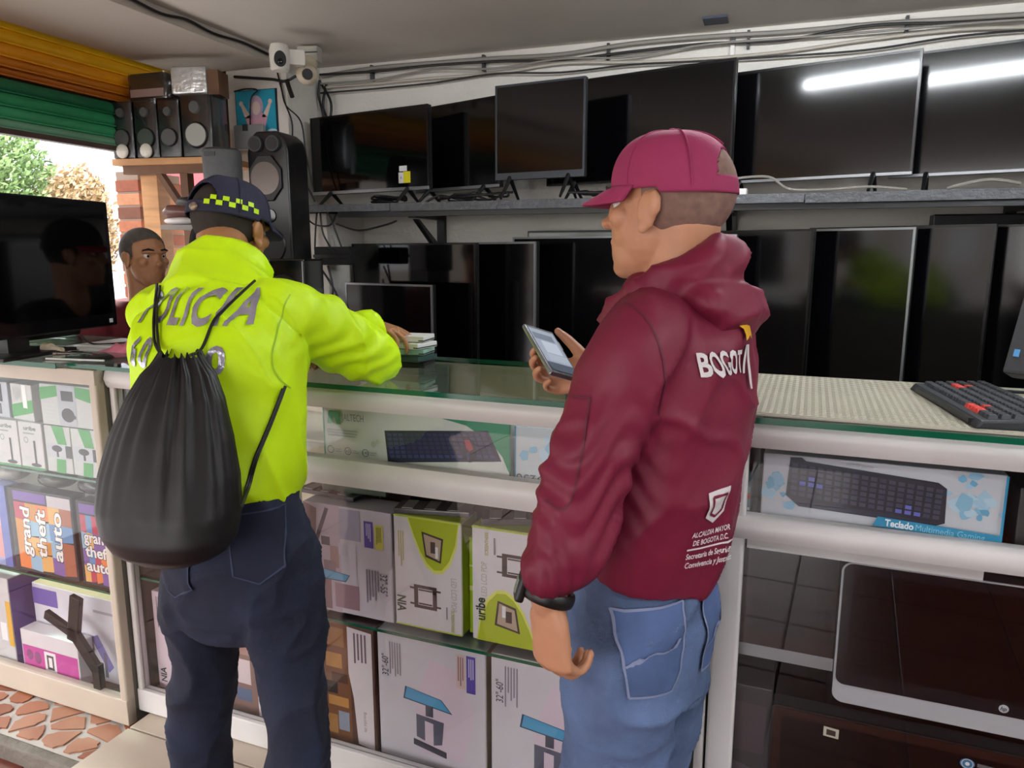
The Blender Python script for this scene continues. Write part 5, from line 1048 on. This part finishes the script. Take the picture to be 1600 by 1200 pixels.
for ft in (feetL, feetR): foot(man, ft, f, mat('grey_sneaker', '#55585a', .6, var=.15, vscale=30), mat('sneaker_sole', '#8f9092', .5), 0)
# wrist watch
wc = lw + UP * .008; b = MB(); axis = (le - lw).normalized(); a1 = axis.orthogonal().normalized(); a2 = axis.cross(a1)
ringp = [wc + (a1 * math.cos(2 * math.pi * k / 24) + a2 * math.sin(2 * math.pi * k / 24)) * .037 for k in range(25)]
b.tube(ringp, [(.011, .005)] * 25, BLACK, 10, side=axis, cap=False); wt = worldchild(b.build('watch', None, smooth=True), man); wt['label'] = 'chunky black digital wrist watch'
cdir = (f * .8 + l * .55); cdir = (cdir - axis * cdir.dot(axis)).normalized(); cs = axis.cross(cdir); b = MB()
q0 = wc + cdir * .034; hx = lambda k: [q0 + axis * (.021 * a_) + cs * (.020 * b_) + cdir * k for a_, b_ in ((-1, -1), (1, -1), (1, 1), (-1, 1))]
b.hexa(hx(0), hx(.014), BLACK); wcse = b.build('watch_case', None, bevel=.005, seg=3, smooth=True); wcse.parent = wt
b = MB(); q0 = wc + cdir * .0485; b.hexa([q0 + axis * (.011 * a_) + cs * (.012 * b_) for a_, b_ in ((-1, -1), (1, -1), (1, 1), (-1, 1))], [q0 + axis * (.011 * a_) + cs * (.012 * b_) + cdir * .0012 for a_, b_ in ((-1, -1), (1, -1), (1, 1), (-1, 1))], mat('watch_glass', '#8a9096', .1)); k = b.build('watch_face', None); k.parent = wt
# phone
t = thing('phone', ph_c, 0, 'black phone with a lit screen held in the hand of the man in maroon', 'phone')
yup = (_W[1] * -.32 + _W[2] * .64 + _W[0] * .70).normalized(); nrm = _W[1] * .55 - _W[0] * .62 + _W[2] * .5; nrm = (nrm - yup * nrm.dot(yup)).normalized(); xr_ = yup.cross(nrm)
def phq(x0, x1, y0, y1, z0, z1, m): return MB().hexa([xr_ * x + yup * y + nrm * z0 for x, y in ((x0, y0), (x1, y0), (x1, y1), (x0, y1))], [xr_ * x + yup * y + nrm * z1 for x, y in ((x0, y0), (x1, y0), (x1, y1), (x0, y1))], m)
phq(-.036, .036, -.074, .074, -.005, .004, mat('phone_frame', '#8d9298', .25, .8)).build('frame', t, bevel=.004, seg=3, smooth=True)
phq(-.033, .033, -.071, .071, .003, .0045, BLACK).build('front_glass', t, bevel=.0005)
SCM = [mat('screen_' + h, '#' + h, .15, emit=.45) for h in ('7f8896', '99a2ae', '5e6672', '8a93a0', '404854')]
for a_, c_, e_, g_, m_ in ((-.030, .030, -.040, .064, SCM[0]), (-.016, .022, -.01, .026, SCM[1]), (-.028, .02, .03, .05, SCM[2]), (-.02, .028, -.036, -.014, SCM[3]), (-.03, .03, -.066, -.042, SCM[4])): phq(a_, c_, e_, g_, .0046 + .0002 * SCM.index(m_), .0048 + .0002 * SCM.index(m_), m_).build('display', t)
phq(.0365, .038, .02, .045, -.002, .002, SILVER).build('button', t)

# ------------------------------------------------------------------ the officer in yellow
f = az(-6); r = Vector((f.y, -f.x, 0)); l = -r
pel = kp(374, 862, 1.17); waist = kp(358, 735, 1.19); chest = kp(340, 560, 1.24); sho = kp(338, 478, 1.30); nk = kp(352, 418, 1.39); hd = kp(362, 358, 1.49)
off = thing('person', (pel.x, pel.y, .09), 0, 'officer in bright yellow jacket and navy checkered cap leaning on the counter', 'person', 'people')
bpy.context.view_layer.update()
rsh = sho + r * .150 - UP * .02; lsh = sho - r * .135 - UP * .03; rel = kp(586, 566, 1.54); rwr = kp(566, 503, 1.74)
lel = lsh + f * .16 - UP * .17; lwr = c2w(-1.42, 1.62, ZG + .035)
hf = (az(2) - UP * .22).normalized(); hs = Vector((-hf.y, hf.x, 0)).normalized(); hu = hf.cross(hs)
b = MB(); head(b, hd, hf, hs, hu); limb(b, [nk - UP * .06, nk, hd - hu * .03 - hf * .03], [.060, .057, .06])
limb(b, [pel - UP * .05, waist, chest, sho], [(.14, .095), (.13, .09), (.16, .10), (.13, .075)], side=r)
limb(b, [rsh, rel, rwr], [.045, .038, .027]); limb(b, [lsh, lel, lwr], [.045, .038, .027])
hand(b, rwr, c2w(.95, .15, 0) - UP * .22, UP, c2w(-.3, .95, 0), (16, 28, 24), 15, .12, 1.0, 40)
hand(b, lwr, c2w(.5, .8, -.05), UP, r, (14, 22, 18), 15, .1, 1.0, 40)
fL = kp(316, 1180, 1.17); fR = kp(468, 1180, 1.13); aL = Vector((fL.x, fL.y, .09)) - f * .02 - r * .01; aR = Vector((fR.x, fR.y, .09)) - f * .04 + r * .01
for ft, kn_, sd in ((aL, fL, -1), (aR, fR, 1)): limb(b, [pel + r * .08 * sd, pel * .5 + kn_ * .5 + r * .045 * sd, kn_, ft + UP * .09], [.058, .045, .042, .034])
remesh(b, 'body', .004, 2, off, SKIN3); face_bits(off, hd, hf, hs, hu)
hair_shell(off, hd, hf, hs, hu, mat('dark_stubble', '#2a221e', .8, var=.2, vscale=60), -.055, .02)
NV = mat('navy_cap_cloth', '#23243c', .8, bump=.12, bscale=300)
co_ = cap(off, hd, hf, hs, hu, NV, a=.110, w=.093, h=.100, z0=.022, visor=.065, droop=.3, half_open=R(30), check=(R(-168), R(-92)))
M_ = Matrix((hf, hs, hu)).transposed(); bk = hd + M_ @ Vector((-.124, .006, .024)); k = MB().ell(bk, (.006, .013, .010), mat('buckle', '#8a7a68', .4, .5), 10, 6, rot=M_).build('buckle', None, smooth='all'); k.parent = co_
YJ = mat('hi_vis_nylon', '#cdf800', .55, var=.03, vscale=8, spec=.35)
b = MB()
limb(b, [waist - UP * .055, waist + UP * .01, waist * .5 + chest * .5, chest, sho - UP * .05, sho + UP * .0, sho * .5 + nk * .5 + UP * .02, nk], [(.150, .112), (.172, .138), (.182, .146), (.188, .146), (.182, .128), (.150, .105), (.105, .09), (.08, .078)], side=r, n=28, round_ends=False)
limb(b, [waist - UP * .075, waist - UP * .04], [(.148, .112), (.15, .114)], side=r, n=28, round_ends=False)
limb(b, [nk - UP * .07, nk, nk + UP * .030 + f * .01], [(.09, .088), (.080, .080), (.076, .078)], side=r, n=24, round_ends=False)
limb(b, [sho + r * .06 - UP * .03, rsh, rsh * .5 + rel * .5 + UP * .01, rel + UP * .01, rel * .5 + rwr * .5, rwr + (rel - rwr).normalized() * .02], [(.06, .07), (.082, .085), (.078, .082), (.064, .066), (.054, .054), (.040, .038)], side=UP, n=24)
limb(b, [sho - r * .06 - UP * .03, lsh, lsh * .5 + lel * .5, lel, lel * .5 + lwr * .5, lwr + (lel - lwr).normalized() * .03], [(.06, .065), (.068, .072), (.064, .066), (.058, .06), (.052, .052), (.038, .036)], side=UP, n=24)
def yf(co, nr):
    d = .017 * ridge(co, (10, 10, 11), 13, 3) + .008 * ridge(co, (24, 24, 20), 15, 3) - .005
    e = np.array(rel * .6 + rsh * .4); w_ = np.exp(-((co - e) ** 2).sum(1) / .02); ax = np.array((rel - rsh).normalized()); d += .005 * w_ * np.sin(co @ ax * 90 + 5 * np.sin(co[:, 2] * 25 + co[:, 0] * 18))
    h_ = np.exp(-((co[:, 2] - (waist.z - .06)) / .018) ** 2); d = d * (1 - h_ * .9) + .0018 * h_ * np.sin(np.arctan2(co[:, 1] - waist.y, co[:, 0] - waist.x) * 44)
    return d
yj = remesh(b, 'jacket', .0065, 12, off, YJ, yf); by = bvh_of(yj)
REF = mat('silver_reflective', '#b4b4c4', .25, .7, var=.25, vscale=25, bump=.3, bscale=60)
lp, _n = surf(by, 291, 484)
def row(word, size, width, oy, ox=0):
    ws = [max(p[0] for p in text2d(c, .035)[0]) - min(p[0] for p in text2d(c, .035)[0]) for c in word]; gap = .16; tot = sum(ws) + gap * (len(ws) - 1); k = width / tot; x = -width / 2
    for c, w_ in zip(word, ws):
        v, f_ = text2d(c, .035); mx = min(p[0] for p in v)
        decal('letter', yj, by, lp, r, UP, -f, [([(ox + x + (p[0] - mx) * k, oy + p[1] * size) for p in v], f_, REF)], off); x += (w_ + gap) * k
row('POLICIA', .095, .255, 0); row('60', .075, .062, -.088, -.084); row('0', .075, .036, -.10, .085)
decal('armhole_seam', yj, by, pix(432, 530, 1.5), _W[1], _W[2], -_W[0], [outline([(.005, .10), (-.004, .05), (-.008, 0), (-.006, -.06), (.02, -.1)], .0025, mat('hi_vis_seam', '#9cc800', .6), False)], off, .0012)
DJ = mat('dark_denim', '#172036', .85, var=.3, vscale=9, bump=.25, bscale=400)
b = MB()
limb(b, [pel + UP * .10, pel + UP * .0, pel - UP * .08], [(.140, .105), (.165, .125), (.16, .12)], side=r, n=28)
for ft, kn_, sd in ((aL, fL, -1), (aR, fR, 1)):
    hp = pel + r * .09 * sd - UP * .05
    limb(b, [hp, hp * .5 + kn_ * .5 + f * .008, kn_, ft * .5 + kn_ * .5, ft + UP * .06], [(.082, .098), (.070, .080), (.062, .068), (.060, .064), (.062, .066)], side=r, n=22)
oj = remesh(b, 'jeans', .007, 3, off, DJ, lambda co, nr: .016 * ridge(co, (9, 9, 20), 28, 3) + .006 * ridge(co, (26, 26, 34), 22, 3) - .005); bo = bvh_of(oj)
pk2 = [(-.052, .06), (.055, .07), (.05, -.045), (.0, -.075), (-.048, -.055)]
for cx, cy in ((402, 850), (268, 880)):
    pp_, dr = surf(bo, cx, cy); dr = Vector((dr.x, dr.y, 0)).normalized()
    decal('back_pocket', oj, bo, pp_, UP.cross(dr), UP, dr, [(pk2, [tuple(range(5))], mat('dark_denim_pocket', '#141c32', .85, var=.2, vscale=12)), outline(pk2, .003, mat('dark_stitch', '#343e58', .8))], off, .004)
for ft in (aL, aR): foot(off, ft, f, mat('black_shoe', '#141416', .5), mat('black_sole', '#202022', .6), .09)
# drawstring bag on his back
tb = kp(283, 552, 1.075); bb = kp(282, 880, .985); bag = thing('drawstring_bag', (bb.x, bb.y, bb.z), 0, 'black drawstring backpack hanging on the back of the officer in yellow', 'bag')
BGM = mat('black_nylon', '#100e10', .48, var=.1, vscale=10, spec=.4); b = MB(); vs = []; NU, NV_ = 120, 60
prof = [(0, .040, .030), (.03, .048, .034), (.10, .072, .045), (.22, .098, .058), (.40, .122, .072), (.58, .138, .082), (.74, .142, .088), (.86, .132, .084), (.94, .108, .070), (.985, .065, .045), (1.0, .004, .004)]
ar = np.array(prof)
for j in range(NV_ + 1):
    t_ = j / NV_; a_ = np.interp(t_, ar[:, 0], ar[:, 1]); c_ = np.interp(t_, ar[:, 0], ar[:, 2]); o_ = (tb * (1 - t_) + bb * t_) - bag.location + r * (-.025 * math.sin(t_ * 2.2))
    for i in range(NU):
        th = 2 * math.pi * i / NU; k_ = max(0, 1 - t_ / .85); w_ = math.sin(th * 21 + 2.6 * math.sin(th * 3) + 1.2 * math.sin(th * 5)) * .085 * k_ ** 1.1 * (.25 + .9 * math.exp(-((th - R(70)) / .62) ** 2) + .5 * max(0, 1 - t_ * 4)) + .02 * math.sin(th * 7 + t_ * 4) * (1 - t_) ; px_ = math.copysign(abs(math.cos(th)) ** .85, math.cos(th)); py_ = math.copysign(abs(math.sin(th)) ** .85, math.sin(th))
        vs.append(o_ + r * (a_ * px_ * (1 + w_)) - f * (c_ * py_ * (1 + w_ * 1.3)) + UP * (.006 * math.sin(th * 19) * max(0, 1 - t_ * 12)))
b.add(vs, [(j * NU + i, j * NU + (i + 1) % NU, (j + 1) * NU + (i + 1) % NU, (j + 1) * NU + i) for j in range(NV_) for i in range(NU)], BGM); b.build('sack', bag, smooth='all')
b = MB()
for i in range(24): pass
def onjack(x, y, o_=.008):
    d = _ray(_W, x, y).normalized(); h = by.ray_cast(C0, d, 5); return (h[0] + h[1] * o_) if h[0] is not None else None
for nm, pts in (('shoulder_cord', [(247, 540), (245, 515), (246, 490), (248, 465), (251, 445)]), ('shoulder_cord', [(252, 540), (250, 515), (250, 490), (252, 467), (255, 447)]), ('shoulder_cord', [(318, 545), (335, 505), (350, 487), (366, 472), (385, 455), (400, 444)]), ('side_cord', [(442, 603), (432, 630), (418, 668), (402, 715), (388, 760)]), ('side_cord', [(438, 607), (428, 634), (414, 671), (398, 717), (384, 762)])):
    P_ = [onjack(*q) for q in pts]; P_ = [p - bag.location for p in P_ if p is not None]
    if nm == 'side_cord': P_.append(kp(378, 790, 1.0) - bag.location)
    elif pts[0][1] > 530: P_.insert(0, tb - bag.location + r * (-.03 if pts[0][0] < 300 else .035) - f * .02)
    if len(P_) > 1:
        c_ = cable(nm, P_, .0032, CABLEM, parent=bag)
# ------------------------------------------------------------------ the sellers behind the left counter
def seller(label, hd, fa, shirt, arms, skin, hairm, capm=None):
    f = az(fa); l = Vector((-f.y, f.x, 0)); base_ = Vector((hd.x, hd.y, 0)) - f * .10
    nk = hd - UP * .13 - f * .03; sho = base_ + UP * (hd.z - .22); chest = base_ + UP * (hd.z - .40); waist = base_ + UP * (hd.z - .60); pel = base_ + UP * (hd.z - .72)
    sel = thing('person', base_, 0, label, 'person', 'people'); bpy.context.view_layer.update()
    b = MB(); head(b, hd, f, l, UP); limb(b, [nk - UP * .06, nk, hd - UP * .03 - f * .03], [.06, .056, .06]); limb(b, [pel - UP * .05, waist, chest, sho - UP * .05], [(.13, .09), (.12, .085), (.14, .09), (.11, .07)], side=l)
    for sd, tg in zip((-1, 1), arms):
        s_ = sho + l * .16 * sd - UP * .02; tg = tg if tg is not None else s_ - UP * .50 + f * .08 + l * .06 * sd; e_ = s_ + f * .06 - UP * .24 + l * .05 * sd; limb(b, [s_, e_, tg], [.042, .037, .027]); hand(b, tg, tg - e_, UP if tg.z > 1 else l * sd, -l * sd if tg.z > 1 else f, (18, 25, 20), 15, .1, 1.0, 40)
    for sd in (-1, 1): limb(b, [pel + l * .085 * sd, base_ + l * .09 * sd + UP * .46, base_ + l * .09 * sd + UP * .09], [.06, .046, .034])
    remesh(b, 'body', .005, 2, sel, skin); face_bits(sel, hd, f, l, UP); hair_shell(sel, hd, f, l, UP, hairm, -.05, .035)
    b = MB(); limb(b, [pel + UP * .02, waist, chest, sho - UP * .04, sho, sho + UP * .05], [(.15, .11), (.155, .115), (.175, .122), (.17, .11), (.14, .095), (.085, .08)], side=l, n=24, round_ends=False)
    for sd in (-1, 1): s_ = sho + l * .16 * sd - UP * .02; limb(b, [sho + l * .08 * sd - UP * .03, s_, s_ + f * .04 - UP * .16 + l * .033 * sd], [.055, .066, .062])
    remesh(b, 'shirt', .008, 8, sel, shirt, lambda co, nr: .010 * ridge(co, (13, 13, 8), 43, 3) - .003)
    b = MB(); limb(b, [pel + UP * .04, pel - UP * .08], [(.15, .115), (.155, .12)], side=l)
    for sd in (-1, 1): limb(b, [pel + l * .085 * sd - UP * .05, base_ + l * .09 * sd + UP * .46, base_ + l * .09 * sd + UP * .06], [.09, .07, .06])
    remesh(b, 'trousers', .009, 3, sel, mat('dark_trousers', '#23252c', .85))
    for sd in (-1, 1): foot(sel, base_ + l * .09 * sd, f, mat('black_shoe', '#141416'), mat('black_sole', '#202022'), 0)
    if capm:
        o = cap(sel, hd, f, l, UP, capm, z0=.026, visor=.07, droop=.25)
        for c in o.children:
            if c.name.startswith('visor'): c.data.materials[0] = mat('red_visor_cloth', '#8a1c26', .7); c['label'] = 'dark red visor'
    return sel
seller('seller in a dark red shirt standing behind the counter television', pix(226, 402, 2.95), 105, mat('dark_red_shirt', '#6a1a26', .8, var=.1), (c2w(-1.93, 1.93, ZG + .035), None), SKIN2, mat('grey_hair', '#55504c', .8, var=.2, vscale=60))
seller('seller in a black cap hidden behind the officer and mirrored in the counter television', pix(338, 398, 2.72), -78, mat('black_polo_shirt', '#17151c', .8, var=.1), (None, None), SKIN, mat('dark_stubble', '#2a221e'), mat('black_cap_cloth', '#121216', .8))
